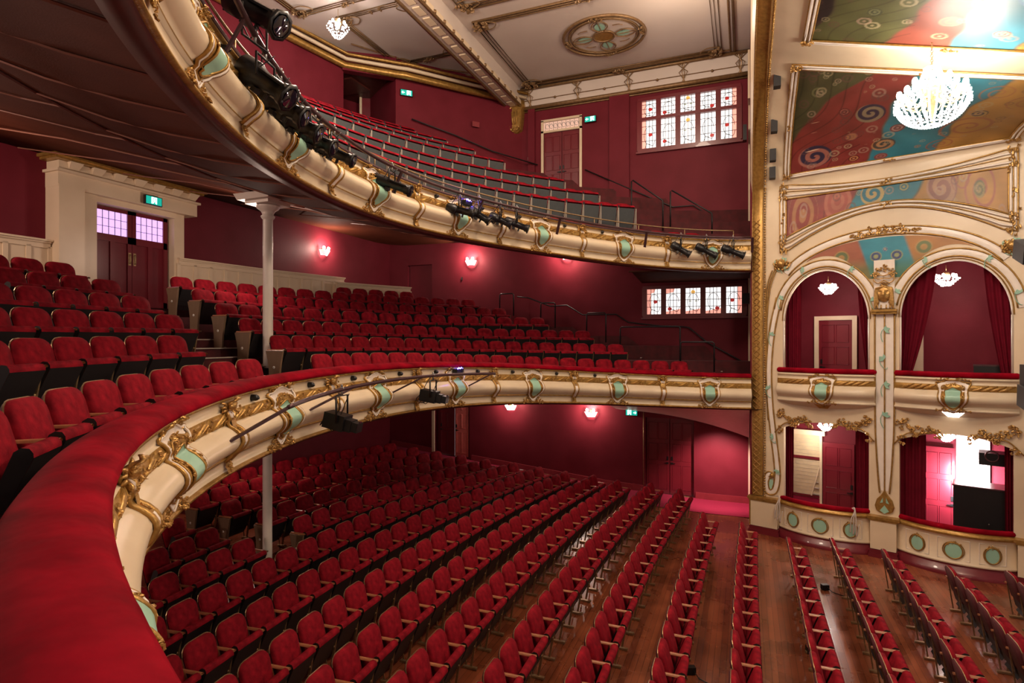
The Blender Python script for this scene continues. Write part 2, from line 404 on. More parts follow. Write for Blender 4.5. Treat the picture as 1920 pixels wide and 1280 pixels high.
# gallery tiers
GROW = [3.06, 3.88, 4.37, 4.87, 5.42, 5.86, 6.27, 6.65]
GOFF = [.80, 1.54, 2.28, 3.02, 3.76, 4.50, 5.24, 5.98]
def grow_off(i): return GOFF[i]
def grow_z(i, ph): return zgall(ph) - .81 + .23 if i == 0 else H + GROW[i] - .88
def grow_off2(i): return GOFF[i] - .05
tier_sheet(GALL, 8, grow_off2, grow_z, .03, 9.0, H + 6.65 - .86, 'carpetd', 'floor_gallery')

# ------------------------------------------------------------------ soffits
SG = ([.2, 1.15, 2.1, 6.3, 12], [0, .13, .44, 1.50, 1.55]); SC = ([.2, 10], [0, .3])
def sof(o, t): return float(np.interp(o, t[0], t[1]))
def soffit(g, zt, slope, lipmat, mainmat, rmax, r1, name, step):
    rr = []
    for ph in PH:
        zb = zt(ph) - .81; row = []
        for o in (.0, .02, .20, .21, 1.15, r1, 3.2, 4.5, 6, 8, 10):
            o2 = clampoff(g, ph, min(o, rmax)); X, Y = plan(g, ph, o2)
            z = zb - (.03 if .0 < o < .205 else 0) + sof(o2, slope) + (.05 if o > .205 else 0)
            row.append((X, Y, z))
        rr.append(row)
    m = MB(); m.grid(rr, smooth=True, mis=[1, 1, 1] + [0] * 7)
    struct(m, name, [mainmat, lipmat])
    m = MB()
    def P(ph, o): o2 = clampoff(g, ph, o); X, Y = plan(g, ph, o2); return Vector((X, Y, zt(ph) - .81 + sof(o2, slope) + .035))
    m.tube([P(ph, r1) for ph in PH], .014, 4)
    for i in range(int(174 / step)):
        ph = R(-87 + i * step)
        m.tube([P(ph, o) for o in (.22, .8, 1.4, r1)], .013, 4)
        p2 = ph + R(step * .45); m.tube([P(p2 - R(step * .12), r1), P(p2, r1 + .5), P(p2, r1 + 1.2), P(p2, 4.2), P(p2, 7)], .012, 4)
    return struct(m, 'trim_' + name[-1] if False else 'trim_5', 'batten')
soffit(GALL, zgall, SG, 'soffitdark', 'soffit', 10, 2.1, 'ceiling', 7.0)
soffit(CIRC, zcirc, SC, 'soffitdark', 'soffit', 10, 2.4, 'ceiling', 8.0)
# pale plaster cove under the circle where it meets the proscenium
m = MB(); rr = []
for k in range(13):
    t = k / 12; x = -3.8 + 3.9 * t; z = 2.68 - .16 * t - .52 * t ** 2.4
    rr.append([(x, 16.25, 3.12), (x, 17.2, (3.1 + z) / 2 + .1), (x, 18.2, z + .1), (x, 18.88, z)])
m.grid(rr, smooth=True); struct(m, 'ceiling', 'white')
m = MB(); m.grid([[(-3.1 + 3.2 * t, 16.9, 6.95 - .1 * t), (-3.1 + 3.2 * t, 18.88, 6.78 - .02 * t)] for t in (0, .5, 1)]); m.tube([(-3.15, 16.9, 6.93), (.1, 16.9, 6.83)], .025, 5); struct(m, 'ceiling', 'soffit')

# ------------------------------------------------------------------ auditorium ceiling
m = MB(); m.box((-3.55, 8.2, 13.66), (7.4, 21.6, .1)); struct(m, 'ceiling', 'ceil')
m = MB(); m.box((-10.3, 8.2, 13.85), (5.6, 21.6, .1)); struct(m, 'ceiling', 'ceil')
m = MB(); m.box((-7.45, 8.2, 13.5), (.5, 21.6, .9), 0)
for dx in (-.26, .26): m.tube([(-7.45 + dx, YN, 13.03), (-7.45 + dx, YF, 13.03)], .05, 6, 1)
for k in range(42):
    y = YF - .35 - k * .5; m.bar((-7.18, y, 13.1), (-7.18, y - .36, 13.1), .05, .16, 2); m.ball((-7.17, y - .43, 13.1), .06, 1, 5); m.bar((-7.45, y, 13.04), (-7.45, y - .36, 13.04), .2, .04, 2)
struct(m, 'trim_6', ['ceil', 'ceilgold', 'cream'])
# cornice: gilded roll below, cream frieze, gilded line above
def cornice(pts, inward, name='trim_7'):
    m = MB(); n = Vector(inward)
    m.tube([p + n * .06 + Vector((0, 0, 12.98)) for p in pts], .07, 7, 0)
    m.tube([p + n * .03 + Vector((0, 0, 12.88)) for p in pts], .03, 5, 0)
    m.grid([[p + n * .05 + Vector((0, 0, 13.02)), p + n * .12 + Vector((0, 0, 13.3)), p + n * .28 + Vector((0, 0, 13.6))] for p in pts], 1)
    m.tube([p + n * .30 + Vector((0, 0, 13.55)) for p in pts], .05, 6, 0)
    m.tube([p + n * .12 + Vector((0, 0, 13.22)) for p in pts], .014, 4, 0)
    return m
c1 = cornice([Vector((x, YF, 0)) for x in (-7.2, -5, -2.5, .1)], (0, -1, 0))
for x in (-6.9, -5.2, -3.5, -1.8, -.15):
    T = frame((x, YF - .16, 13.3), (1, 0, 0), (0, -.35, 1))
    for a in (-1, -.33, .33, 1):
        c1.tube([T @ Vector((a * .05, -.28, .05)), T @ Vector((-a * .13, 0, .05)), T @ Vector((a * .2, .27, .05))], .014, 4, 0)
    foliage(c1, [(-.1, .25), (.1, .25), (0, .27)], .08, T, 0, 3)
for x in (-6.0, -4.3, -2.6, -.95): c1.ball((x, YF - .14, 13.2), .045, 0, 6)
struct(c1, 'trim_7', ['ceilgold', 'ceil'])
c2 = MB()
rp = [Vector((x + .08, y, 13.62)) for x, y in gp] + [REC0 + Vector((.08, -.05, 13.38)), REC1 + Vector((.1, -.15, 13.22)), REC1 + Vector((.35, .0, 13.2)), BR + Vector((.1, -.15, 13.15))]
c2.tube(rp, .11, 7, 0); c2.tube([p + Vector((.12, -.06, .15)) for p in rp], .06, 6, 1); c2.tube([p + Vector((.2, -.1, .26)) for p in rp], .05, 6, 0)
struct(c2, 'trim_8', ['gold', 'cream'])
# gilded bracket under the end of the beam
m = MB(); T = frame((-7.42, YF - .02, 12.2), (1, 0, 0), (0, 0, 1))
m.prism([(-.3, .95), (.3, .95), (.34, .8), (.28, .72), (.24, .3), (.2, .05), (.05, -.08), (-.05, -.08), (-.2, .05), (-.24, .3), (-.28, .72), (-.34, .8)], T, .28, 0, bev=.1)
foliage(m, [(-.15, .85), (0, .85), (.15, .85), (-.12, .05), (.12, .05), (0, 0)], .1, T @ Matrix.Translation((0, 0, .28)), 1, 5)
for a in (-.1, 0, .1): m.tube([T @ Vector((a, .65, .3)), T @ Vector((a * .6, .2, .3))], .02, 5, 1)
tag(m.build('ceiling_bracket', ['gold', 'gilt']), 'gilded scroll bracket in the corner below the ceiling beam', 'bracket')
# moulded ceiling panels
def rect_mould(m, x0, x1, y0, y1, z, gap=.13, r=.03, mi=0, orn=.16, seed=0):
    for k, rr_ in enumerate((r, r * .7, r * .7)):
        g = gap * (0, .8, 1.5)[k]
        m.tube([(x0 + g, y0 + g, z), (x1 - g, y0 + g, z), (x1 - g, y1 - g, z), (x0 + g, y1 - g, z)], rr_, 5, mi, closed=True)
    T = frame((0, 0, z), (1, 0, 0), (0, -1, 0))
    for (x, y, sx, sy) in ((x0, y0, 1, 1), (x1, y0, -1, 1), (x1, y1, -1, -1), (x0, y1, 1, -1)):
        foliage(m, [(x + sx * .08, -y - sy * .08), (x + sx * .3, -y - sy * .06), (x + sx * .06, -y - sy * .3), (x + sx * .25, -y - sy * .25)], orn, T, mi, seed)
        for a in (.25, .4): m.tube(spline([(x + sx * .05, y + sy * a, z - .02), (x + sx * a, y + sy * a * 1.1, z - .03), (x + sx * a * 1.5, y + sy * .2, z - .03), (x + sx * a * .8, y + sy * .05, z - .02)], 5), .016, 4, mi)
    foliage(m, [((x0 + x1) / 2 - .15, -y1 + .05), ((x0 + x1) / 2 + .15, -y1 + .05), ((x0 + x1) / 2, -y1 + .1), ((x0 + x1) / 2 - .15, -y0 - .05), ((x0 + x1) / 2 + .15, -y0 - .05)], orn * .9, T, mi, seed + 1)
m = MB(); z = 13.58
rect_mould(m, -6.9, -.66, 14.2, 18.45, z, seed=1); rect_mould(m, -6.9, -.66, 8.9, 13.6, z, seed=2); rect_mould(m, -6.9, -.66, 3.6, 8.3, z, seed=3)
m.tube([(-7.05, YF - .5, z), (-.45, YF - .5, z)], .02, 4); m.tube([(-.42, YF - .4, z), (-.42, 0, z)], .025, 4); m.tube([(-.3, YF - .4, z - .01), (-.3, 0, z - .01)], .04, 5)
struct(m, 'trim_9', 'ceilgold')
m = MB(); cx, cy = -3.74, 16.25
for r_, q in ((1.15, .045), (1.0, .03), (.93, .018), (.3, .03)):
    m.tube([(cx + r_ * cos(2 * pi * k / 40), cy + r_ * .93 * sin(2 * pi * k / 40), z) for k in range(40)], q, 5, 0, closed=True)
for k in range(4):
    a = k * pi / 2
    P = lambda u, v_: (cx + u * cos(a) - v_ * sin(a), cy + (u * sin(a) + v_ * cos(a)) * .93, z - .01)
    m.tube(spline([P(.3, .05), P(.55, .22), P(.78, .16), P(.9, 0), P(.78, -.16), P(.55, -.22), P(.3, -.05)], 5), .018, 4)
    m.tube([P(.35, 0), P(.85, 0)], .014, 4)
    m.add([Vector(P(.55 + .2 * cos(b), .15 * sin(b))) + Vector((0, 0, .005)) for b in [2 * pi * q / 10 for q in range(10)]], [tuple(range(10))], 1)
    m.tube([(cx + .62 * cos(a + .75) * (1 + .45 * cos(b)) , cy + .62 * sin(a + .75) * .9 * (1 + .2 * sin(b)), z) for b in (0, 1, 2)], .012, 4)
    foliage(m, [(cx + 1.07 * cos(a + t), -(cy + 1.0 * sin(a + t))) for t in (-.12, 0, .12)], .11, frame((0, 0, z), (1, 0, 0), (0, -1, 0)), 0, 9)
m.add([(cx + .27 * cos(2 * pi * k / 20), cy + .25 * sin(2 * pi * k / 20), z) for k in range(20)], [tuple(range(20))], 2)
tag(m.build('ceiling_medallion', ['ceilgold', 'mint', 'gold']), 'round gilded ceiling medallion with four leafy green buds', 'ceiling ornament')
m = MB(); z = 13.77
rect_mould(m, -10.4, -8.0, 12.9, 15.9, z, gap=.1, orn=.12, seed=5); rect_mould(m, -11.3, -8.0, 8.4, 12.5, z, gap=.1, orn=.12, seed=6); rect_mould(m, -11.3, -8.0, 3.5, 8.0, z, gap=.1, orn=.12, seed=7)
m.tube([(-7.85, YF - 1.0, z), (-9.2, 16.9, z), (-10.9, 14.2, z)], .022, 4); m.tube([(-8.0, YF - 1.4, z), (-9.2, 16.6, z)], .022, 4)
struct(m, 'trim_10', 'ceilgold')

# ================================================================== BALCONY FRONTS
def half(pts): return pts + [(-x, y) for x, y in pts[::-1] if abs(x) > 1e-6]
SH_OUT = [(0, -.045), (.10, -.065), (.19, -.10), (.285, -.105), (.262, -.18), (.235, -.28), (.245, -.40), (.225, -.51), (.15, -.62), (.07, -.70), (0, -.745)]
SH_IN = [(0, -.20), (.09, -.245), (.135, -.275), (.128, -.36), (.135, -.44), (.12, -.54), (.06, -.62), (0, -.645)]
SH_MID = [(0, -.125), (.09, -.15), (.185, -.18), (.18, -.28), (.188, -.40), (.17, -.50), (.10, -.61), (0, -.685)]
def closed_half(p, W_, h, r, n, m, mi, sc=1, flat=1.0):
    q = half(p)[:-1] if abs(p[-1][0]) < 1e-6 and False else [(x, y) for x, y in p] + [(-x, y) for x, y in p[::-1] if abs(x) > 1e-6]
    s2 = spline([(x * sc, y, 0) for x, y in q], 3, closed=True)
    m.tube([W_ @ Vector((v.x, v.y, h)) for v in s2], r, n, mi, closed=True, flat=flat)
def shieldface(p, W_, h, m, mi, sc=1.0):
    ys = [y for x, y in p]; N = 14; rows = []
    for i in range(N + 1):
        y = ys[0] + (ys[-1] - ys[0]) * i / N
        x = float(np.interp(-y, [-q for q in ys], [q[0] for q in p])) * sc
        rows.append([W_ @ Vector((x * t, y, h)) for t in (-1, -.5, 0, .5, 1)])
    m.grid(rows, mi)
def make_front(fr, label, cat, name, L0, n_sh, first_sh, rail, with_lights):
    root = empty(name, (*plan(fr.g, 0), fr.zt(0) - .8), label, cat)
    inv = Matrix.Translation(root.location).inverted()
    def B(mb, nm, mats, par=root):
        mb.v = [tuple(inv @ Vector(v)) for v in mb.v] if par is root else mb.v
        return mb.build(nm, mats, par)
    # the moulded fascia
    N = int(fr.tot / .12); Ls = [L0 + (fr.tot - .02 - L0) * i / N for i in range(N + 1)]
    mis = []
    for a, b in zip(PROF, PROF[1:]):
        ym = (a[1] + b[1]) / 2
        mis.append(1 if (ym > -.045 or -.285 < ym < -.15 or -.63 < ym < -.6 or ym < -.765) else 0)
    rows = []
    for L in Ls:
        ph = fr.phi(L); zt = fr.zt(ph); rows.append([(*plan(fr.g, ph, -o), zt + y) for o, y in PROF] + [(*plan(fr.g, ph, .02), zt - .81)])
    m = MB(); m.grid(rows, mis=mis + [1], flip=True)
    m.grid([[(*plan(fr.g, fr.phi(L), .02), fr.zt(fr.phi(L)) - .81), (*plan(fr.g, fr.phi(L), .14), fr.zt(fr.phi(L)) - .8), (*plan(fr.g, fr.phi(L), .14), fr.zt(fr.phi(L))), (*plan(fr.g, fr.phi(L), -.02), fr.zt(fr.phi(L)))] for L in Ls], 2, flip=True)
    B(m, 'fascia', ['torus', 'gold', 'doorred'])
    # twisted ribbon and leaf moulding
    m = MB(); L = L0 + .1
    while L < fr.tot - .42:
        W_ = Warp(fr, L)
        m.tube([W_ @ Vector((x, y, .004)) for x, y in ((0, -.272), (.09, -.235), (.19, -.185), (.27, -.16))], [.016, .026, .026, .014], 5, 0)
        m.tube([W_ @ Vector((x, y, .004)) for x, y in ((.05, -.275), (.15, -.235), (.25, -.19), (.32, -.162))], [.01, .018, .018, .008], 4, 0)
        foliage(m, [(.26, -.25), (.33, -.22), (.39, -.18)], .035, W_, 1, int(L * 10))
        L += .42
    B(m, 'ribbon_moulding', ['gold', 'gilt'])
    # shields and brackets
    k = 0; L = first_sh
    while L > 2.6:
        W_ = Warp(fr, L - (.22 if L < 4.5 and rail else 0)); m = MB()
        shieldface(SH_OUT, W_, .024, m, 0, .98); shieldface(SH_MID, W_, .029, m, 1)
        closed_half(SH_OUT, W_, .018, .016, 6, m, 1, 1.03); closed_half(SH_OUT, W_, .026, .012, 6, m, 0, .96)
        closed_half(SH_MID, W_, .03, .011, 5, m, 1, 1.02)
        c = B(m, 'cartouche', ['white', 'gold']); c['label'] = 'white and gold shield cartouche'
        m = MB(); closed_half(SH_IN, W_, .045, .012, 5, m, 1, 1.03); shieldface(SH_IN, W_, .045, m, 0)
        p = B(m, 'shield_panel', ['mint', 'gold']); p.parent = c; p['label'] = 'mint green centre panel'
        m = MB()
        foliage(m, [(x, y) for x, y in ((-.12, -.17), (-.04, -.14), (.04, -.14), (.12, -.17), (-.17, -.22), (.17, -.22), (-.17, -.32), (.17, -.32), (-.16, -.42), (.16, -.42))], .04, Warp2(W_, .03), 0, k)
        foliage(m, [(s * x, y) for s in (-1, 1) for x, y in ((.10, -.03), (.17, -.045), (.23, -.07), (.12, -.70), (.18, -.69), (.23, -.73), (.28, -.76), (.15, -.755), (.09, -.75), (.21, -.77))], .05, W_, 0, k + 3)
        o = B(m, 'carved_leaves', 'gilt'); o.parent = c
        Lb = L - 1.225
        if Lb > 3.5:
            W_ = Warp(fr, Lb); m = MB()
            rows = [[W_ @ Vector((x * (1 + .25 * (y > -.2)), y, .03)) for x in (-.055, 0, .055)] for y in [-.1 - .55 * i / 14 for i in range(15)]]
            m.grid(rows, 0)
            for s in (-1, 1):
                m.tube([W_ @ Vector((s * (.055 + .015 * (y > -.2)), y, .02)) for y in [-.1 - .55 * i / 14 for i in range(15)]], .022, 5, 1)
            rows = [[W_ @ Vector((x, y, .035)) for x in (-.05, .05)] for y in (-.14, -.22, -.3, -.36)]; m.grid(rows, 1)
            b = B(m, 'bracket', ['white', 'gold'])
            m = MB(); m.grid([[W_ @ Vector((x, y, .03)) for x in (-.06, .06)] for y in (-.635, -.7, -.775)], 0)
            foliage(m, [(0, -.66), (-.02, -.70), (.02, -.74)], .045, Warp2(W_, .03), 1, k)
            foliage(m, [(0, -.2), (0, -.26), (0, -.32)], .03, Warp2(W_, .03), 1, k)
            o = B(m, 'carved_relief', ['gold', 'gilt']); o.parent = b
            m = MB()
            for dx, dy, r_ in ((0, -.09, .055),): m.ball((dx, dy, .07), r_ * .85, 0, 10, (1, 1.2, 1.1), W_)
            for a in range(9): m.ball((.055 * cos(a * .42), -.075 + .06 * sin(a * .42), .085), .022, 0, 5, T=W_)
            m.ball((0, -.095, .15), .013, 0, 5, (1, 1.3, 1), W_); m.ball((0, -.14, .11), .02, 0, 5, T=W_)
            for s in (-1, 1):
                for q in range(4): m.tube([W_ @ Vector((s * .04, -.11 - .01 * q, .04)), W_ @ Vector((s * (.10 + .01 * q), -.06 - .035 * q, .05)), W_ @ Vector((s * (.15 - .012 * q), -.045 - .05 * q, .03))], [.014, .016, .006], 5, 0)
            o = B(m, 'winged_head', 'gilt'); o.parent = b
        for dl in with_lights:
            Lk = L + dl
            if (7.7 if rail else 4) < Lk < fr.tot - 3.2 and L < with_max:
                m = MB(); T = Warp(fr, Lk)
                m.tube([T @ Vector((0, -.095, .0)), T @ Vector((0, -.095, .055)), T @ Vector((0, -.10, .075))], [.038, .036, .026], 10, 0); m.ball((0, -.1, .07), .02, 0, 6, T=T)
                B(m, 'lamp_holder', 'black')
        L -= 2.45; k += 1
    return root, B, inv
class Warp2:
    def __init__(s, W_, h): s.W, s.h = W_, h
    def __matmul__(s, p): return s.W @ Vector((p[0], p[1], p[2] + s.h))
with_max = 19.0
circ_root, CB, cinv = make_front(fc, 'curved cream and gold dress circle front below the velvet rail', 'balcony front', 'balcony_front', .15, 9, 21.22, True, (.72, -.62))
m = MB()
N = 190; Ls = [.0 + (fc.tot - .02) * i / N for i in range(N + 1)]
rnd = random.Random(3); rows = []
for i, L in enumerate(Ls):
    ph = fc.phi(L); zt = fc.zt(ph); wob = .004 * sin(L * 9) + .003 * sin(L * 23 + 1)
    wd = .16 + .14 * max(0, 1 - L / 14) ** .7
    pr = [(-.055, -.005), (-.075, .02 + wob), (-.05, .055), (-.01, .08 + wob), (wd * .35, .10 + wob), (wd * .7, .095), (wd + .01, .07), (wd + .045, .02), (wd + .04, -.08)]
    rows.append([(*plan(CIRC, ph, o), zt + z) for o, z in pr])
m.grid(rows, 0); r_ = CB(m, 'velvet_rail', 'railvelvet'); r_['label'] = 'padded crimson velvet arm rail'
gal_root, GB_, ginv = make_front(fg, 'curved cream and gold upper gallery front with steel pipe rails', 'balcony front', 'balcony_front', 1.0, 9, 21.28, False, (.72, -.62))
# the gallery front carries a safety rail and a lighting pipe
m = MB(); Ls = [1.0 + (fg.tot - 1.02) * i / 150 for i in range(151)]
m.grid([[(*plan(GALL, fg.phi(L), o), fg.zt(fg.phi(L)) + z) for o, z in ((-.05, -.01), (-.06, .02), (-.03, .04), (.12, .045), (.16, .03), (.16, -.1))] for L in Ls], 0)
o = GB_(m, 'top_rail', 'pipe'); o['label'] = 'brown steel capping rail'
m = MB()
m.tube([(*plan(GALL, fg.phi(L), .05), fg.zt(fg.phi(L)) + .24) for L in Ls[30:-3]], .016, 6)
for L in Ls[30:-3:9]: ph = fg.phi(L); m.tube([(*plan(GALL, ph, .05), fg.zt(ph)), (*plan(GALL, ph, .05), fg.zt(ph) + .24)], .012, 5)
GB_(m, 'safety_rail', 'brass')
def gpipe(L): ph = fg.phi(L); return Vector((*plan(GALL, ph, -.32), fg.zt(ph) + (.0 if L > 9 else .0 + .07 * (9 - L) / 3)))
m = MB(); m.tube([gpipe(1.5 + (fg.tot - 1.55) * i / 90) for i in range(91)], .03, 8)
GB_(m, 'lighting_pipe', 'pipe')
for L in (4.4, 6.9, 9.4, 11.9, 14.4, 16.8, 19.4, 22.3):
    m = MB(); a = gpipe(L); ph = fg.phi(L); b = Vector((*plan(GALL, ph, -.13), fg.zt(ph) - .36)); m.bar(a, b, .06, .02); GB_(m, 'pipe_brace', 'pipe')
# lighting bar held off the circle front
def cpipe(L): ph = fc.phi(L); return Vector((*plan(CIRC, ph, -.62), fc.zt(ph) - .12))
m = MB(); m.tube([cpipe(7.75 + 6.8 * i / 50) for i in range(51)], .026, 8, 0)
for L in (7.8, 9.75, 12.0, 14.45):
    a = cpipe(L); ph = fc.phi(L - .35); b = Vector((*plan(CIRC, ph, -.12), fc.zt(ph) - .42)); m.bar(a, b, .055, .025)
lb = m.build('lighting_bar', 'pipe'); tag(lb, 'curved brown lighting bar on struts in front of the dress circle front', 'lighting bar')

# ================================================================== SEATS
def rounded_back(w0, w1, h, r, n=4):
    # outline of a seat back: narrow foot, rounded shoulders
    p = [(-w0 / 2, 0)]
    for s in (-1, 1):
        rng = range(n + 1) if s < 0 else range(n, -1, -1)
        for k in rng:
            a = pi / 2 * k / n; p.append((s * (w1 / 2 - r + r * cos(a)), h - r + r * sin(a)))
    p.append((w0 / 2, 0)); return p
def seat_parts(under, lowpoly=False):
    parts = {}
    n = 2 if lowpoly else 4
    out = rounded_back(.445, .475, .46, .12, n)
    Tb = frame((.015, 0, .41), (0, 1, 0), (-.28, 0, 1))          # x across, y up the back, z towards the sitter
    m = MB(); K = len(out)
    cx, cy = 0, .2
    ring = lambda s, z: [Tb @ Vector((cx + (x - cx) * s, cy + (y - cy) * s, z)) for x, y in out]
    layers = [ring(1, 0), ring(1.0, .03), ring(.93, .055), ring(.6, .066)]
    vs = [p for l in layers for p in l] + [Tb @ Vector((cx, cy, .068))]; fs = []
    for i in range(3):
        for k in range(K): a = i * K; fs.append((a + k, a + (k + 1) % K, a + K + (k + 1) % K, a + K + k))
    for k in range(K): fs.append((3 * K + k, 3 * K + (k + 1) % K, 4 * K))
    m.add(vs, fs, 0, True)
    # shaped shell behind
    sh = [Tb @ Vector((x * 1.03, cy + (y - cy) * 1.02, -.002)) for x, y in out]; s2 = [Tb @ Vector((x * .97, cy + (y - cy) * .97, -.03)) for x, y in out]
    low = [Tb @ Vector((x, -.16, -.02)) for x in (-.21, .21)]
    m.add(sh + s2, [(k, K + k, K + (k + 1) % K, (k + 1) % K) for k in range(K)] + [tuple(range(K, 2 * K))[::-1]], 2, True)
    m.add([Tb @ Vector((-.215, .02, -.015)), Tb @ Vector((.215, .02, -.015)), low[1], low[0]], [(0, 1, 2, 3)], 1)
    if not lowpoly: m.tube([p for p in sh[1:-1]], .006, 4, 3)
    parts['backrest'] = (m, ['velvet', 'seatblack', 'backshell', 'brass'])
    # tipped-up seat: velvet cushion, dark pan in front
    m = MB(); G_ = under == 'grey'; T = frame((.075, 0, .30), (0, 1, 0), (.20 if G_ else .42, 0, 1))
    w = .455; q_ = .09 if G_ else 0
    prof = [(0, -.035), (.33 + q_, -.045), (.365 + q_, -.02), (.375 + q_, .02), (.355 + q_, .05), (.33 + q_, .062)]
    rows = [[T @ Vector((x, y, z)) for (y, z) in prof] for x in (-w / 2, -w / 2 + .03, 0, w / 2 - .03, w / 2)]
    m.grid(rows, 0, flip=True)
    m.add([T @ Vector(p) for p in ((-w / 2, -.03, .05), (w / 2, -.03, .05), (w / 2, .33 + q_ * .6, .064), (-w / 2, .33 + q_ * .6, .064))], [(0, 1, 2, 3)], 1)
    m.add([T @ Vector(p) for p in ((-w / 2, -.03, .05), (w / 2, -.03, .05), (w / 2 - .01, -.14, .03), (-w / 2 + .01, -.14, .03))], [(0, 1, 2, 3)], 1)
    for s in (-1, 1): m.add([T @ Vector((s * w / 2, y, z)) for y, z in prof] + [T @ Vector((s * w / 2, -.03, .05))], [tuple(range(7))], 1)
    parts['seat_pad'] = (m, ['velvet', under])
    m = MB()
    y = .26
    m.bar((.20, y, .60), (.10, y, .05), .022, .03, 0); m.bar((-.06, y, .60), (.02, y, .05), .012, .02, 0)
    m.bar((-.03, y, .02), (.19, y, .02), .05, .03, 0)
    if not lowpoly: m.ball((.155, y - .02, .35), .018, 0, 5); m.ball((.09, y - .02, .36), .014, 0, 5)
    if under == 'grey': m.bar((.225, y, .66), (.225, y, .0), .022, .03, 0)
    parts['leg'] = (m, ['brass'])
    m = MB()
    m.grid([[(x, y + dy, .605 + dz) for dy, dz in ((-.027, 0), (-.022, .018), (0, .024), (.022, .018), (.027, 0))] for x in (-.10, .0, .12, .235, .245)], 0)
    m.add([(-.10, y - .027, .605), (.245, y - .027, .605), (.245, y + .027, .605), (-.10, y + .027, .605)], [(3, 2, 1, 0)], 0)
    parts['armrest'] = (m, ['arm'])
    return parts
M['backshell'] = mat('dark maroon back cloth', (.085, .008, .012), .7)
DEF = {}
def seat_proto(key, under, lab):
    root = empty('tip_up_chair', (0, 0, -50), lab, 'theatre chair')
    for nm, (mb, ms) in seat_parts(under).items():
        o = mb.build(nm, ms, root)
        if nm == 'armrest': o['label'] = 'varnished wooden armrest'
        if nm == 'leg': o['label'] = 'brass coloured cast leg'
    return root
def endpanel_mesh():
    m = MB(); T = frame((0, .015, 0), (1, 0, 0), (0, 0, 1))
    poly = [(-.10, .60), (-.06, .45), (-.035, .3), (-.03, 0), (.17, 0), (.19, .3), (.215, .45), (.245, .60)]
    m.prism(poly, T, .035, 0); return m
ORD = ['first', 'second', 'third', 'fourth', 'fifth', 'sixth', 'seventh', 'eighth', 'ninth', 'tenth', 'eleventh', 'twelfth', 'thirteenth', 'fourteenth', 'fifteenth', 'sixteenth', 'seventeenth', 'eighteenth', 'nineteenth', 'twentieth', 'twenty-first', 'twenty-second', 'twenty-third', 'twenty-fourth', 'twenty-fifth', 'twenty-sixth', 'twenty-seventh', 'twenty-eighth', 'twenty-ninth', 'thirtieth', 'thirty-first', 'thirty-second', 'thirty-third', 'thirty-fourth', 'thirty-fifth']
BPX = [(0, 9999), (232, 1200), (241, 1074), (264, 1046), (294, 1011), (334, 964), (400, 908), (436, 886), (492, 854), (579, 820), (702, 780), (900, 762), (2000, 762)]
seats = []          # (loc, rz, level, row, index, end flags)
# stalls rows: slightly bowed lines across the house
XROW = [-11.9 + .88 * i for i in range(9)] + [-3.98, -3.0, -2.04, -1.1, -.19, .77, 1.6, 2.45, 3.35, 4.25]
FAR_END = [15.9, 15.95, 16.0, 16.1, 16.15, 16.35, 16.4, 16.45, 16.6, 16.4, 16.6, 16.3, 14.3, 13.85, 13.1, 13.4, 13.05, 12.5, 12.6]
SW = .53
nrow = len(XROW)
for i, xc in enumerate(XROW):
    kk = .044 * min(1, max(0, -xc / 11.9)) + (.004 if xc < 0 else 0)
    fr_no = nrow - i
    blocks = [(FAR_END[i], 8.95), (7.75, .2)] if xc < -8 else [(FAR_END[i], .2)]
    cnt = 0
    for bi, (yf, yn) in enumerate(blocks):
        n = int((yf - yn) / SW) + 1
        for j in range(n):
            y = yf - j * SW; x = xc + kk * (y - 9) ** 2 / 2; cnt += 1
            rz = math.atan(-kk * (y - 9))
            xo = x + .13
            seats.append(dict(loc=(xo, y, zf(xo) + (.012 if False else 0)), rz=rz, lev='s', row=fr_no, idx=j + 1, blk=bi, near=(j == n - 1), far=(j == 0), aisle=(len(blocks) == 2 and ((bi == 0 and j == n - 1) or (bi == 1 and j == 0)))))
CEND = [73.5, 63, 58.5, 52, 47, 43.5]; CST = [-5, -4, -2.2, -.2, 1.1, 2.2]; CLE = [-18.5, -20, -13, -11, -9.3, -9.5]
def ring_seats(g, off, ph0, ph1, zfun, lev, row, blk, rev=False):
    # equal spacing along the row
    P = [R(ph0 + (ph1 - ph0) * k / 400) for k in range(401)]; L = [0]
    for a, b in zip(P, P[1:]):
        p, q = plan(g, a, off), plan(g, b, off); L.append(L[-1] + math.hypot(p[0] - q[0], p[1] - q[1]))
    n = max(1, round(L[-1] / .53)); 
    for j in range(n + 1):
        ph = float(np.interp(L[-1] * j / n, L, P)); X, Y = plan(g, ph, off)
        a, b = plan(g, ph - .004, off), plan(g, ph + .004, off); t = Vector((b[0] - a[0], b[1] - a[1], 0)).normalized()
        rz = math.atan2(t.y, t.x) - pi / 2
        seats.append(dict(loc=(X, Y, zfun(ph)), rz=rz, lev=lev, row=row, idx=(n - j + 1 if rev else j + 1), blk=blk, near=(j == 0), far=(j == n), aisle=False))
for i in range(6):
    ring_seats(CIRC, crow_off(i) - .13, CST[i], CEND[i], lambda ph, i=i: crow_z(i, ph), 'c', i + 1, 0)
    ring_seats(CIRC, crow_off(i) - .13, -62, CLE[i], lambda ph, i=i: crow_z(i, ph), 'c', i + 1, 1, True)
ring_seats(CIRC, crow_off(6) - .32, 25.5, 35, lambda ph: H + .70, 'c', 7, 0)
GEND = [76, 64, 58.5, 53.5, 44, 40.5, 37.5, 34]
for i in range(8):
    ring_seats(GALL, GOFF[i] - .13, -16 if i else 48, GEND[i], lambda ph, i=i: grow_z(i, ph), 'g', i + 1, 0)
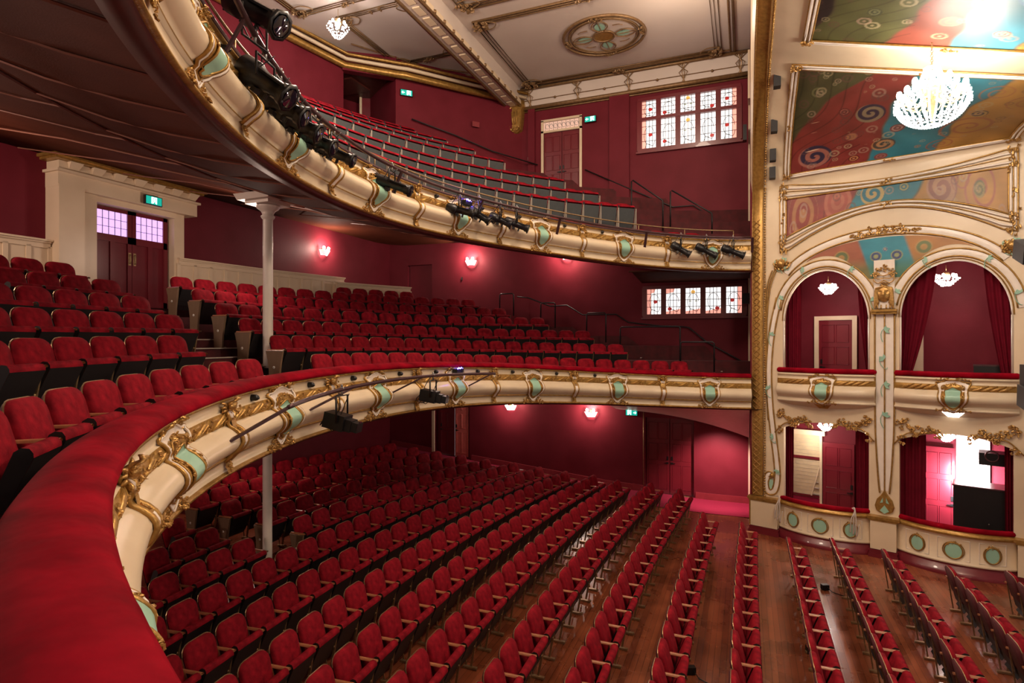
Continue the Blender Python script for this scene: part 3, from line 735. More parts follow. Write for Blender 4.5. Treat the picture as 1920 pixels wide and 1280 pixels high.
for s_ in seats:
    x, y, z = s_['loc']; p = to_px((x - .1, y, z + .8)); s_['p'] = p
    ok = p is not None and -45 < p[0] < 1960 and -60 < p[1] < 1370
    if ok and s_['lev'] == 's': ok = p[0] > 225 and p[1] > float(np.interp(p[0], [b[0] for b in BPX], [b[1] for b in BPX])) - 25
    if ok and s_['lev'] == 'c' and s_['row'] <= 2 and s_['loc'][1] < 1.6: ok = p[0] > -45
    s_['vis'] = ok
vis = [s_ for s_ in seats if s_['vis']]
red = sorted([s_ for s_ in vis if s_['lev'] != 'g'], key=lambda q: q['p'][2])
indiv = red[:300]; rest = red[300:]; gal = [s_ for s_ in vis if s_['lev'] == 'g']
proto = seat_proto('red', 'seatblack', ''); gproto = None
pm = {c.name.split('.')[0]: c for c in proto.children}
epm = endpanel_mesh().build('end_panel', 'panelwood'); epm.parent = proto
mm = MB(); mm.lathe([(.0, .003), (.022, .003), (.024, 0)], frame((.07, -.0205, .33), (1, 0, 0), (0, 0, 1)), 10); mm.lathe([(0, -.001), (.007, -.001)], frame((.07, -.0255, .33), (1, 0, 0), (0, 0, 1)), 8, 1)
plate = mm.build('number_plate', ['paper', 'black']); plate.parent = epm; plate['label'] = 'round white number plate'
GRP = {'s': 'tip-up seats in the stalls', 'c': 'tip-up seats in the dress circle', 'g': 'tip-up seats in the upper gallery'}
def lab(s_):
    r_, j = ORD[s_['row'] - 1], ORD[min(s_['idx'], 35) - 1]
    if s_['lev'] == 's':
        if s_['blk'] == 1: return 'red velvet seat, %s stalls row from the stage, %s from the aisle, near side' % (r_, j)
        return 'red velvet seat, %s stalls row from the stage, %s from its far end' % (r_, j)
    if s_['lev'] == 'c': return 'red velvet seat, %s dress circle row from the rail, %s %s of the aisle' % (r_, j, 'right' if s_['blk'] == 0 else 'left')
    return 'grey-bottomed red seat, %s gallery row from the front, %s from its left end' % (r_, j)
def put(s_, pr, mesh_kids, gname):
    r_ = pr.copy(); COL.objects.link(r_); r_.location = s_['loc']; r_.rotation_euler = (0, 0, s_['rz']); r_['label'] = lab(s_); r_['group'] = gname; r_['category'] = 'theatre chair'
    for ch in mesh_kids:
        c = ch.copy(); COL.objects.link(c); c.parent = r_
    return r_
kids = [pm[k] for k in ('backrest', 'seat_pad', 'leg', 'armrest')]
def side_extra(r_, with_panel, side):
    if with_panel:
        e = epm.copy(); COL.objects.link(e); e.parent = r_; e.location = (0, -.295, 0)
        q = plate.copy(); COL.objects.link(q); q.parent = e
    for k in ('leg', 'armrest'):
        c = pm[k].copy(); COL.objects.link(c); c.parent = r_; c.location = (0, -.52, 0)
for s_ in indiv:
    r_ = put(s_, proto, kids, GRP[s_['lev']])
    if s_['near']:
        panel = (s_['lev'] == 's' and s_['aisle']) or (s_['lev'] == 'c' and s_['blk'] == 0)
        side_extra(r_, panel, -1)
M['standard'] = mat('pale cast standard', (.36, .31, .26), .45)
# gallery seats: pale standards, charcoal pans seen from below
gproto = empty('gallery_chair', (0, 0, -50), '', 'theatre chair')
for nm, (mb, ms) in seat_parts('grey', True).items():
    if nm != 'armrest':
        o = mb.build(nm, ms, gproto)
        if nm == 'leg': o.data.materials[0] = M['standard']
gk = list(gproto.children)
for s_ in gal:
    r_ = put(s_, gproto, gk, GRP['g'])
    if s_['near'] or s_['far']:
        c = [k for k in gk if k.name.startswith('leg')][0].copy(); COL.objects.link(c); c.parent = r_; c.location = (0, -.52, 0)
# the small distant seats of the back rows
parts = seat_parts('seatblack', True); ms = ['velvet', 'seatblack', 'backshell', 'brass', 'arm']; base = MB()
for nm, (mb, names) in parts.items():
    o0 = len(base.v); base.v += mb.v; base.f += [tuple(i + o0 for i in f) for f in mb.f]; base.m += [ms.index(names[k]) for k in mb.m]; base.sm += mb.sm
m = MB()
for s_ in rest:
    m.add(base.v, base.f, 0, False, Matrix.Translation(s_['loc']) @ Matrix.Rotation(s_['rz'], 4, 'Z')); m.m[-len(base.m):] = base.m; m.sm[-len(base.sm):] = base.sm
if rest:
    tag(m.build('tip_up_chairs', ms), 'red velvet tip-up seats of the distant back rows in circle and stalls', 'theatre chairs', kind='stuff')
def kill(o):
    for c in list(o.children): kill(c)
    bpy.data.objects.remove(o)
kill(proto); kill(gproto)
print('SEATS', len(indiv), len(rest), len(gal), 'far indiv depth', indiv[-1]['p'][2])

# ================================================================== PROSCENIUM SPLAY AND BOXES
A0 = Vector((.16, 16.3, 0)); UB = Vector((.952, -.307, 0)).normalized(); NB = Vector((-.307, -.952, 0)).normalized()
FB = Matrix(((UB.x, 0, NB.x, A0.x), (UB.y, 0, NB.y, A0.y), (0, 1, 0, 0), (0, 0, 0, 1)))   # local (t, z, out) -> world
def bw(t, z, h=0): return FB @ Vector((t, z, h))
ARCH = [(1.69, .92, 5.42, 1.20), (4.17, .95, 5.45, 1.19)]
LOWA = [(1.69, .92, 2.74, .19), (4.17, .97, 2.70, .21)]
def arch_hi(k, t):
    c, h, s0, r_ = ARCH[k]; u = min(1, abs(t - c) / h); return s0 + r_ * math.sqrt(max(0, 1 - u * u))
def low_hi(k, t):
    c, h, s0, r_ = LOWA[k]; u = min(1, abs(t - c) / h); return s0 + r_ * (1 - u * u)
ts = sorted(set([0, 7.0] + [round(c + h * math.sin(pi / 2 * k / 12), 4) for c, h, *_ in ARCH + LOWA for k in range(-12, 13)]))
m = MB(); ZT = 8.2
def spans(t, tm):
    s_ = [];
    for k in (0, 1):
        if abs(tm - LOWA[k][0]) < LOWA[k][1]: s_.append((.90, low_hi(k, t)))
        if abs(tm - ARCH[k][0]) < ARCH[k][1]: s_.append((4.1, arch_hi(k, t)))
    s_.sort(); z = 0; out = []
    for a, b in s_: out.append((z, a)); z = b
    out.append((z, ZT)); return out
for a, b in zip(ts, ts[1:]):
    tm = (a + b) / 2
    for (p, q) in zip(spans(a, tm), spans(b, tm)):
        m.add([bw(a, p[0]), bw(b, q[0]), bw(b, q[1]), bw(a, p[1])], [(0, 1, 2, 3)])
for (K, hi, lo) in ((ARCH, arch_hi, 4.1), (LOWA, low_hi, .9)):
    for k in (0, 1):
        c, h = K[k][:2]; tt = [c + h * math.sin(pi / 2 * q / 12) for q in range(-12, 13)]
        pl = [(c - h, lo)] + [(t, hi(k, t)) for t in tt] + [(c + h, lo)]
        m.grid([[bw(t, z, 0), bw(t, z, -.16)] for t, z in pl], 0, smooth=False)
struct(m, 'wall_boxes', 'cream')
# vaulted splay above the boxes, from the house arch (x = .9) to the stage arch (x = 5)
VL = [(16.06, 8.2), (16.05, 8.67), (15.95, 8.92), (15.45, 9.55), (14.35, 10.15), (12.9, 10.48), (12.0, 10.50), (10.4, 10.52), (8.2, 10.52), (5.5, 10.5), (3.5, 10.15)]
VR = [(14.74, 8.2), (14.74, 8.67), (14.68, 8.98), (14.1, 9.12), (13.0, 9.08), (11.65, 8.98), (10.8, 8.9), (9.6, 8.85), (8.2, 8.85), (6.3, 8.85), (5.0, 8.8)]
def vault(p, x):
    p = max(0, min(p, len(VL) - 1.0001)); i = int(p); f_ = p - i
    def cr(A):
        g = lambda k: A[max(0, min(len(A) - 1, k))]; q = []
        for j in (0, 1):
            p0, p1, p2, p3 = g(i - 1)[j], g(i)[j], g(i + 1)[j], g(i + 2)[j]
            q.append(.5 * (2 * p1 + (p2 - p0) * f_ + (2 * p0 - 5 * p1 + 4 * p2 - p3) * f_ ** 2 + (-p0 + 3 * p1 - 3 * p2 + p3) * f_ ** 3))
        return q
    L_, R_ = cr(VL), cr(VR); s_ = (x - .9) / 4.1
    return Vector((x, L_[0] + (R_[0] - L_[0]) * s_, L_[1] + (R_[1] - L_[1]) * s_))
m = MB(); xs = [.16, .9, 2, 3, 4, 5, 6, 6.85]
m.grid([[vault(p / 4, x) for x in xs] for p in range(0, 4 * (len(VL) - 1) + 1)], 0, flip=False)
struct(m, 'ceiling_splay', 'cream')
m = MB()                                            # house side face above the arch
m.grid([[vault(p / 4, .16), vault(p / 4, .16) + Vector((-.04, 0, .35)), Vector((.12, vault(p / 4, .16).y, 13.6))] for p in range(0, 4 * (len(VL) - 1) + 1)], 0, smooth=False)
struct(m, 'wall_above_arch', 'cream')
class VW:                                           # local (u, v, h) on the vault for a panel
    def __init__(s, p0, p1, x0, x1, q=None): s.a = (p0, p1, x0, x1); s.q = q
    def pt(s, u, v, h=0):
        p0, p1, x0, x1 = s.a; x = x0 + (x1 - x0) * u
        if s.q: P = s.q(u, v, x)
        else:
            P = vault(p0 + (p1 - p0) * v, x)
            if h: 
                dx = vault(p0 + (p1 - p0) * v, x + .02) - P; dy = vault(min(p0 + (p1 - p0) * v + .02, 9.9), x) - P
                n = dx.cross(dy).normalized(); n = n if n.y < 0 or n.z < -.5 else -n
                return P + n * h
            return P
        return P + NB * h
def mural(name, V, seed, nu, nv, label, bands, orb):
    # painted panel: flowing bands of colour with rings and curls, generated point by point
    rnd = random.Random(seed); us, vs = np.meshgrid(np.linspace(0, 1, nu), np.linspace(0, 1, nv))
    asp = (V.pt(1, .5) - V.pt(0, .5)).length; hgt = (V.pt(.5, 1) - V.pt(.5, 0)).length
    X = us * asp; Y = vs * hgt
    col = np.zeros(us.shape + (3,)); edges = bands[1]; cols = bands[2]
    col[:] = cols[0]; k1 = None
    D = lambda e, k: X - asp * (e[0] + (e[1] - e[0]) * vs ** e[2]) - .05 * np.sin(3.1 * Y + seed + k) - .03 * np.sin(8 * Y + k)
    for k, (e, c_) in enumerate(zip(edges, cols[1:])):
        t = np.clip(D(e, k) / .05 + .5, 0, 1)[..., None]; col = col * (1 - t) + np.array(c_) * t
    for k, e in enumerate(edges):
        t = np.exp(-(D(e, k) / .025) ** 2)[..., None] * .6; col = col * (1 - t) + np.array((.12, .10, .05)) * t
    st = np.abs(np.sin(9 * X - 5 * Y + 2.5 * np.sin(2.3 * Y + X))); col *= (1 - .45 * np.exp(-(st / .16) ** 2) * (us < .35))[..., None]
    cl = .5 + .5 * np.sin(5 * X + 3 * np.sin(2.1 * Y + seed) + 1.7 * seed) * np.sin(4.3 * Y + 2 * np.sin(3 * X)); col *= (.78 + .34 * cl)[..., None]
    for (a, b, r_, kind, c1, c2) in orb:
        r_ *= 1.4 if seed == 4 else 1.15
        dx, dy = X - a * asp, Y - b * hgt; d = np.hypot(dx, dy); th = np.arctan2(dy, dx)
        if kind == 'rings': w_ = np.clip(.5 + 2 * np.sin(d / r_ * 13), 0, 1)
        elif kind == 'curl': w_ = np.clip(1.6 - np.abs(((d / r_ * 2.2 - th / (2 * pi)) % 1) - .5) * 9, 0, 1)
        else: w_ = np.clip(.5 + 3 * np.sin(d / r_ * 11 + th), 0, 1)
        inside = np.clip((r_ - d) / .012, 0, 1)
        if kind == 'curl': A = (inside * w_ * .85)[..., None]; col = col * (1 - A) + np.array(c1) * A
        else: A = (inside * .9)[..., None]; col = col * (1 - A) + (np.array(c1) * w_[..., None] + np.array(c2) * (1 - w_)[..., None]) * A
    if seed != 9:
        for q in range(14 if seed == 6 else 90):
            a, b, r_ = rnd.random(), rnd.random(), rnd.uniform(.03, .13); d = np.hypot(X - a * asp, Y - b * hgt)
            A = (np.clip((r_ - d) / .01, 0, 1) * np.clip(.4 + 1.5 * np.sin(d / r_ * 9 + 1), 0, 1) * .55)[..., None]; col = col * (1 - A) + np.array(rnd.choice([(.5, .42, .25), (.16, .07, .06), (.45, .3, .22)])) * A
    rows = [[V.pt(u, v, .012) for u in np.linspace(0, 1, nu)] for v in np.linspace(0, 1, nv)]
    m = MB(); m.grid(rows, 0)
    mt = bpy.data.materials.new('mural paint'); mt.use_nodes = True; n = mt.node_tree.nodes; b = n['Principled BSDF']; b.inputs['Roughness'].default_value = .45
    vc = n.new('ShaderNodeVertexColor'); vc.layer_name = 'paint'
    nz = n.new('ShaderNodeTexNoise'); nz.inputs['Scale'].default_value = 5; nz.inputs['Detail'].default_value = 5
    mx = n.new('ShaderNodeMix'); mx.data_type = 'RGBA'; mx.blend_type = 'OVERLAY'; mx.inputs['Factor'].default_value = .35
    mt.node_tree.links.new(vc.outputs[0], mx.inputs[6]); mt.node_tree.links.new(nz.outputs['Fac'], mx.inputs[7]); mt.node_tree.links.new(mx.outputs[2], b.inputs['Base Color'])
    root = empty(name, V.pt(.5, .5), label, 'mural')
    m.v = [tuple(Vector(v) - root.location) for v in m.v]
    o = m.build('painted_panel', mt, root); ca = o.data.color_attributes.new('paint', 'FLOAT_COLOR', 'POINT')
    ca.data.foreach_set('color', np.concatenate([np.clip(col * .74, 0, 1).reshape(-1, 3), np.ones((nu * nv, 1))], 1).ravel())
    # frame
    m = MB()
    def loop(g):
        gu, gv = g / asp, g / hgt; P = []
        for k in range(21): P.append((-gu + (1 + 2 * gu) * k / 20, -gv))
        for k in range(1, 9): P.append((1 + gu, -gv + (1 + 2 * gv) * k / 8))
        for k in range(1, 21): P.append((1 + gu - (1 + 2 * gu) * k / 20, 1 + gv))
        for k in range(1, 8): P.append((-gu, 1 + gv - (1 + 2 * gv) * k / 8))
        return P
    for g, r_, mi in ((.0, .018, 1), (.035, .026, 0), (.075, .010, 1), (.11, .028, 0), (.145, .016, 1)):
        m.tube([V.pt(u, v, .03) - root.location for u, v in loop(g)], r_, 5, mi, closed=True)
    m.build('moulded_frame', ['white', 'gold'], root)
    m = MB()
    class Q:
        def __matmul__(s, p): return V.pt(p[0] / asp, p[1] / hgt, .03 + p[2]) - root.location
    pts = [(x + dx, y + dy) for x in (-.07, asp + .07) for y in (-.07, hgt + .07) for dx, dy in ((0, 0), (.07, .05), (-.05, .05), (.05, -.05), (-.05, -.06))]
    pts += [(asp * .5 + dx, y) for y in (-.07, hgt + .07) for dx in (-.07, 0, .08)] + [(x, hgt / 2) for x in (-.07, asp + .07)]
    foliage(m, pts, .075, Q(), 0, seed); m.build('corner_ornament', 'gilt', root)
    return root
GRN, RED, BLU, YEL = (.085, .085, .035), (.28, .045, .038), (.045, .26, .34), (.50, .26, .06)
O_, D_, N_, P_ = (.50, .24, .09), (.14, .015, .02), (.02, .03, .07), (.42, .16, .12)
B2 = (0, ((-.12, .33, 1.4), (.40, .47, .8), (.70, .80, 1.2)), (GRN, RED, BLU, YEL))
mural('painted_ceiling_panel', VW(2.22, 4.88, 1.02, 4.95), 4, 300, 200, 'painted panel of green, red, blue and gold bands with spirals behind the chandelier', B2,
      [(.13, .17, .27, 'spiral', P_, N_), (.36, .60, .2, 'spiral', (.3, .25, .15), N_), (.46, .22, .17, 'spiral', O_, (.10, .07, .05)), (.30, .36, .09, 'rings', O_, P_), (.5, .42, .1, 'rings', (.6, .35, .28), RED), (.24, .62, .08, 'rings', P_, D_), (.33, .08, .09, 'rings', O_, D_), (.46, .05, .10, 'rings', P_, RED), (.10, .8, .12, 'rings', (.2, .2, .09), GRN), (.62, .12, .06, 'rings', O_, BLU),
       (.80, .35, .36, 'curl', (.36, .12, .06), YEL), (.93, .7, .22, 'curl', (.4, .15, .06), YEL), (.80, .82, .2, 'curl', (.42, .17, .07), YEL), (.80, .55, .10, 'spiral', (.45, .3, .1), N_), (.72, .1, .2, 'curl', (.4, .12, .07), YEL)])
mural('painted_ceiling_panel', VW(6.08, 8.0, 1.12, 5.0), 5, 260, 130, 'painted panel of black, olive, red, blue and yellow at the top of the splay', (0, ((-.02, .16, 1), (.27, .46, 1), (.48, .54, 1), (.68, .86, 1)), ((.03, .02, .02), (.11, .11, .04), (.30, .07, .045), (.08, .32, .42), (.60, .33, .08))),
      [(.45, .3, .14, 'rings', P_, (.5, .2, .12)), (.46, .7, .15, 'rings', P_, (.5, .2, .12)), (.64, .55, .20, 'spiral', (.1, .3, .5), (.2, .5, .6)), (.62, .2, .1, 'rings', (.6, .5, .4), (.3, .06, .05)), (.2, .35, .1, 'rings', (.2, .2, .1), (.05, .06, .03)), (.30, .6, .09, 'rings', (.2, .2, .1), (.05, .06, .03)), (.78, .3, .2, 'curl', (.4, .14, .06), YEL), (.92, .4, .22, 'curl', (.4, .14, .06), YEL), (.8, .75, .2, 'curl', (.45, .2, .08), YEL), (.95, .85, .2, 'curl', (.4, .14, .06), YEL)])
def q3(u, v, x):
    t = (x - .16) / .952; lo = 7.50 + .58 * max(0, math.sin(pi * u)) ** .9; hi = 8.46; return bw(t, lo + (hi - lo) * v)
mural('painted_wall_panel', VW(0, 1, .95, 4.98, q3), 6, 260, 80, 'painted panel with an arched lower edge of red, teal and ochre above the boxes', (0, ((.31, .36, 1), (.60, .66, 1)), (RED, (.04, .22, .28), (.48, .24, .06))),
      [(.09, .4, .30, 'rings', (.45, .2, .08), (.28, .04, .03)), (.27, .55, .26, 'rings', (.42, .10, .07), (.5, .16, .10)), (.44, .6, .22, 'spiral', (.55, .4, .15), (.03, .18, .25)), (.58, .75, .1, 'rings', (.4, .35, .12), (.03, .16, .22)), (.74, .55, .24, 'spiral', (.45, .25, .15), (.25, .1, .08)), (.90, .5, .26, 'curl', (.35, .10, .07), YEL), (.89, .5, .09, 'spiral', (.3, .25, .1), (.1, .12, .05)), (.82, .8, .16, 'curl', (.35, .10, .07), YEL)])
# tympanum between the great arch and the two box arches
def q4(u, v, x):
    t = (x - .16) / .952; hi = 6.62 + .66 * math.sqrt(max(0, 1 - ((t - 2.93) / 1.75) ** 2)); 
    a = arch_hi(0, t) + .34 if t < 2.64 else 0; b = arch_hi(1, t) + .34 if t > 3.2 else 0
    lo = min(hi, max(a, b, 6.35)); return bw(t, lo + (hi - lo) * v)
TV = VW(0, 1, .16 + .952 * 1.3, .16 + .952 * 4.55, q4)
def tymp():
    nu, nv = 200, 60; us, vs = np.meshgrid(np.linspace(0, 1, nu), np.linspace(0, 1, nv))
    rows = [[TV.pt(u, v, .01) for u in np.linspace(0, 1, nu)] for v in np.linspace(0, 1, nv)]
    X = us * 3.25; Z = np.array([[p.z for p in r] for r in rows]); c = np.zeros(us.shape + (3,)); c[:] = (.42, .13, .07)
    for e, s_, cc in ((1.2, 1, (.04, .30, .40)), (2.1, 1, (.50, .22, .06))):
        t = np.clip((X - e + .3 * (Z - 6.9)) / .06 + .5, 0, 1)[..., None]; c = c * (1 - t) + np.array(cc) * t
    t = np.clip((6.85 - Z) / .3, 0, 1)[..., None]; c = c * (1 - t * .7) + np.array((.10, .22, .08)) * t * .7
    for a, b, r_, c1, c2 in ((.75, 6.88, .17, (.12, .2, .08), (.5, .3, .1)), (2.35, 6.98, .17, (.12, .2, .08), (.5, .3, .1)), (1.45, 6.85, .12, (.05, .05, .2), (.4, .4, .15)), (1.85, 6.85, .12, (.05, .05, .2), (.4, .4, .15)), (1.63, 7.0, .05, (.1, .1, .3), (.6, .5, .2))):
        d = np.hypot(X - a, Z - b); A = (np.clip((r_ - d) / .012, 0, 1) * .9)[..., None]; w_ = np.clip(.5 + 2 * np.sin(d / r_ * 8), 0, 1)[..., None]; c = c * (1 - A) + (np.array(c1) * (1 - w_) + np.array(c2) * w_) * A
    m = MB(); m.grid(rows, 0); o = m.build('painted_tympanum', bpy.data.materials['mural paint']); ca = o.data.color_attributes.new('paint', 'FLOAT_COLOR', 'POINT')
    ca.data.foreach_set('color', np.concatenate([np.clip(c * .74, 0, 1).reshape(-1, 3), np.ones((nu * nv, 1))], 1).ravel())
    tag(o, 'small teal, red and ochre painted tympanum between the two upper box arches', 'mural')
tymp()

# ------------------------------------------------------------------ rope and lattice moulding of the house arch
def arch_pts(dx, h=0):
    P = [bw(dx, z, h) for z in (.95, 2, 3, 4, 5, 6, 7, 8.1)]
    P += [vault(p / 4, .16 + dx * .952) + Vector((0, -.03 - h * .3, -h * .5)) for p in range(6, 36)]
    return P
m = MB()
pa, pb = arch_pts(.0, .03), arch_pts(.27, .03)
m.grid([[a, a + (b - a) * .25 + NB * .05, a + (b - a) * .75 + NB * .05, b] for a, b in zip(pa, pb)], 0)
lat = MB(); z = .98
while z < 8.0:
    for s in (0, 1):
        a = .05 if s else .22; lat.tube([bw(a, z, .085), bw(.135, z + .075, .10), bw(.27 - a, z + .15, .085)], .011, 4)
    lat.ball(bw(.135, z + .075, .09), .025, 0, 5); z += .15
m.build('lattice_ground', 'gold')
o1 = bpy.data.objects['lattice_ground']
root = empty('arch_moulding', bw(.14, .95, 0), 'tall gilded lattice and bead moulding running up beside the boxes', 'moulding')
for nm, mb, k in (('lattice_relief', lat, 'gilt'),):
    mb.v = [tuple(Vector(v) - root.location) for v in mb.v]; mb.build(nm, k, root)
bpy.data.objects.remove(o1); m.v = [tuple(Vector(v) - root.location) for v in m.v]; m.build('lattice_ground', 'gold', root)
m = MB(); P = arch_pts(.32, .035)
for a, b in zip(P, P[1:]):
    n = max(1, int((b - a).length / .062))
    for k in range(n): m.ball(a + (b - a) * k / n - root.location, .028, 0, 5)
m.tube([p - root.location - UB * .045 for p in P], .012, 5); m.tube([p - root.location - UB * .30 for p in P], .02, 5)
m.build('bead_string', 'gilt', root)

# plinths below the piers
def plinth(t0, t1, lab, z0=0, h=.10):
    root = empty('pier_plinth', bw((t0 + t1) / 2, 0, .1), lab, 'plinth')
    def loc(mb): mb.v = [tuple(Vector(v) - root.location) for v in mb.v]; return mb
    m = MB(); m.box(((t0 + t1) / 2, .52, h / 2 + .02), (t1 - t0, .66, h), 0, T=FB); loc(m).build('die', 'cream', root)
    m = MB()
    for z, e, hh in ((.90, .06, .06), (.85, .03, .04)): m.box(((t0 + t1) / 2, z, h / 2 + .02), (t1 - t0 + e * 2, hh, h + e), 0, T=FB)
    m.box((t0 - .0, .52, h / 2 + .02), (.03, .66, h + .04), 0, T=FB) if t0 < .5 else None
    loc(m).build('gilded_cap', 'gold', root)
    m = MB()
    for z, e, hh in ((.045, .04, .09), (.12, .02, .06), (.165, .03, .03)): m.box(((t0 + t1) / 2, z, h / 2 + .02), (t1 - t0 + e * 2, hh, h + e), 0, T=FB)
    loc(m).build('base', 'doorred', root)
plinth(0, .66, 'cream pier plinth with gold cap at the left of the lower boxes', h=.16)
plinth(2.66, 3.16, 'cream pier plinth with gold cap between the two lower boxes', h=.16)
plinth(5.2, 5.75, 'cream pier plinth at the right edge beyond the lower boxes', h=.16)

# box parapets
def para(t): return t
def parapet(c, h, ztop, bow, prof, mis, mats, name, lab, low=False):
    root = empty(name, bw(c, ztop - 1, .1), lab, 'box front')
    def loc(mb): mb.v = [tuple(Vector(v) - root.location) for v in mb.v]; return mb
    def ob(t, o): u = (t - c) / h; return o + bow * max(0, 1 - u * u) ** .8
    tt = [c + h * math.sin(pi / 2 * q / 14) for q in range(-14, 15)]
    def pt(t, y, o): return bw(t, ztop + y, ob(t, o))
    m = MB(); m.grid([[pt(t, y, o) for o, y in prof] for t in tt], mis=mis, flip=True)
    m.add([pt(t, prof[-1][1], prof[-1][0]) for t in tt], [tuple(range(len(tt)))], 0)
    loc(m).build('parapet', mats, root)
    return root, loc, pt
UPR = [(-.05, 0), (.0, -.01), (.035, -.03), (.035, -.055), (.01, -.06), (.0, -.14), (.03, -.15), (.055, -.22), (.03, -.27)] + [(.03 + .15 * max(0, sin(pi * t)) ** .8, -.28 - .32 * t) for t in (0, .08, .2, .35, .5, .65, .8, .92, 1)] + [(.03, -.61), (.03, -.66), (.07, -.67), (.07, -.70), (-.0, -.73), (-.12, -.80), (-.25, -.86)]
umis = [1 if (-.16 > (a[1] + b[1]) / 2 > -.28 or -.69 > (a[1] + b[1]) / 2 > -.71) else 0 for a, b in zip(UPR, UPR[1:])]
for k, (c, lb) in enumerate(((1.69, 'left'), (4.17, 'right'))):
    h = 1.06 if k == 0 else 1.06; zt = 4.14
    root, loc, pt = parapet(c, h, zt, .24, UPR, umis, ['torus', 'gold'], 'box_balcony', 'bowed cream front of the %s upper box with mint shield' % lb)
    m = MB(); tt = [c + (h - .04) * math.sin(pi / 2 * q / 14) for q in range(-14, 15)]
    m.tube([pt(t, .055, -.02) for t in tt], .062, 8, 0); m.ball(pt(tt[0], .055, -.02), .064, 0, 8); m.ball(pt(tt[-1], .055, -.02), .064, 0, 8); loc(m).build('velvet_rail', 'railvelvet', root)
    class PW:
        def __matmul__(s, p):
            y = p[1]; o = float(np.interp(-y, [-q[1] for q in UPR], [q[0] for q in UPR])); return pt(c + p[0], y, o + p[2]) - root.location
    W_ = PW(); m = MB(); shieldface(SH_OUT, W_, .026, m, 0, .98); shieldface(SH_MID, W_, .031, m, 1); closed_half(SH_OUT, W_, .02, .015, 6, m, 1, 1.03); closed_half(SH_MID, W_, .032, .011, 5, m, 1, 1.02)
    cc = m.build('cartouche', ['white', 'gold'], root)
    m = MB(); shieldface(SH_IN, W_, .05, m, 0); closed_half(SH_IN, W_, .05, .012, 5, m, 1, 1.03); p_ = m.build('shield_panel', ['mint', 'gold'], cc); p_['label'] = 'mint green centre panel'
    m = MB(); foliage(m, [(x, y) for x, y in ((-.12, -.17), (-.04, -.14), (.04, -.14), (.12, -.17), (-.17, -.24), (.17, -.24), (-.16, -.38), (.16, -.38))], .04, Warp2(W_, .03), 0, k)
    foliage(m, [(s * x, y) for s in (-1, 1) for x, y in ((.08, -.02), (.14, -.03), (.2, -.05), (.26, -.07), (.10, -.68), (.16, -.66), (.22, -.69), (.28, -.70), (.12, -.64))], .05, W_, 0, k + 3)
    L = -.95
    while L < .75:
        if abs(L + .15) > .36:
            m.tube([W_ @ Vector((L + x, y, .006)) for x, y in ((0, -.268), (.09, -.23), (.19, -.185), (.27, -.158))], [.016, .026, .026, .014], 5, 0)
        L += .14
    m.build('carved_leaves', 'gilt', root)
    m = MB()
    for a in range(-4, 5): m.tube([bw(c + a * .05, zt - .70, .24), bw(c + a * .02, zt - .84, .10)], .018, 4, 0 if k == 0 else 1)
    loc(m).build('drop_ornament', ['gold', 'crystal'], root)
LPR = [(-.08, 0), (.0, -.01), (.06, -.03), (.06, -.085), (.02, -.10), (.0, -.15), (.0, -.62), (.03, -.64), (.035, -.67), (.0, -.69), (.0, -.74), (.045, -.75), (.045, -.82), (.07, -.83), (.07, -.93)]
lmis = [1 if (a[1] + b[1]) / 2 > -.10 else (2 if (a[1] + b[1]) / 2 < -.685 else 0) for a, b in zip(LPR, LPR[1:])]
for k, (c, h, lb) in enumerate(((1.66, 1.0, 'left'), (4.18, 1.02, 'right'))):
    zt = .93
    root, loc, pt = parapet(c, h, zt, .34, LPR, lmis, ['cream', 'gold', 'doorred'], 'box_balcony', 'bowed cream front of the %s lower box with three mint ovals' % lb)
    m = MB(); tt = [c + (h - .06) * math.sin(pi / 2 * q / 14) for q in range(-14, 15)]; m.tube([pt(t, .04, -.10) for t in tt], .06, 8, 0); loc(m).build('velvet_rail', 'railvelvet', root)
    for q in (-1, 0, 1):
        tc = c + q * h * .62; sc = 1.0 if q == 0 else .78
        class PW2:
            def __matmul__(s, p): return pt(tc + p[0] * sc, -.38 + p[1], p[2]) - root.location
        W2 = PW2(); m = MB(); w_ = .27
        m.tube([W2 @ Vector(p) for p in ((-w_, .21, .004), (w_, .21, .004), (w_, -.21, .004), (-w_, -.21, .004))], .010, 4, 0, closed=True)
        rows = [[W2 @ Vector((.145 * f_ * cos(2 * pi * i / 20), -.02 + .155 * f_ * sin(2 * pi * i / 20), .02)) for f_ in (.01, .5, 1)] for i in range(21)]
        m.grid(rows, 1)
        m.tube([W2 @ Vector((.155 * cos(2 * pi * i / 20), -.02 + .165 * sin(2 * pi * i / 20), .025)) for i in range(20)], .012, 5, 2, closed=True)
        m.tube([W2 @ Vector((.185 * cos(2 * pi * i / 20), -.015 + .175 * sin(2 * pi * i / 20), .015)) for i in range(20)], .009, 5, 2, closed=True)
        foliage(m, [(-.1, .12), (-.05, .15), (0, .16), (.05, .15), (.1, .12), (0, .12)], .04, W2, 3, q + 5)
        m.build('oval_medallion', ['white', 'mint', 'gold', 'gilt'], root)

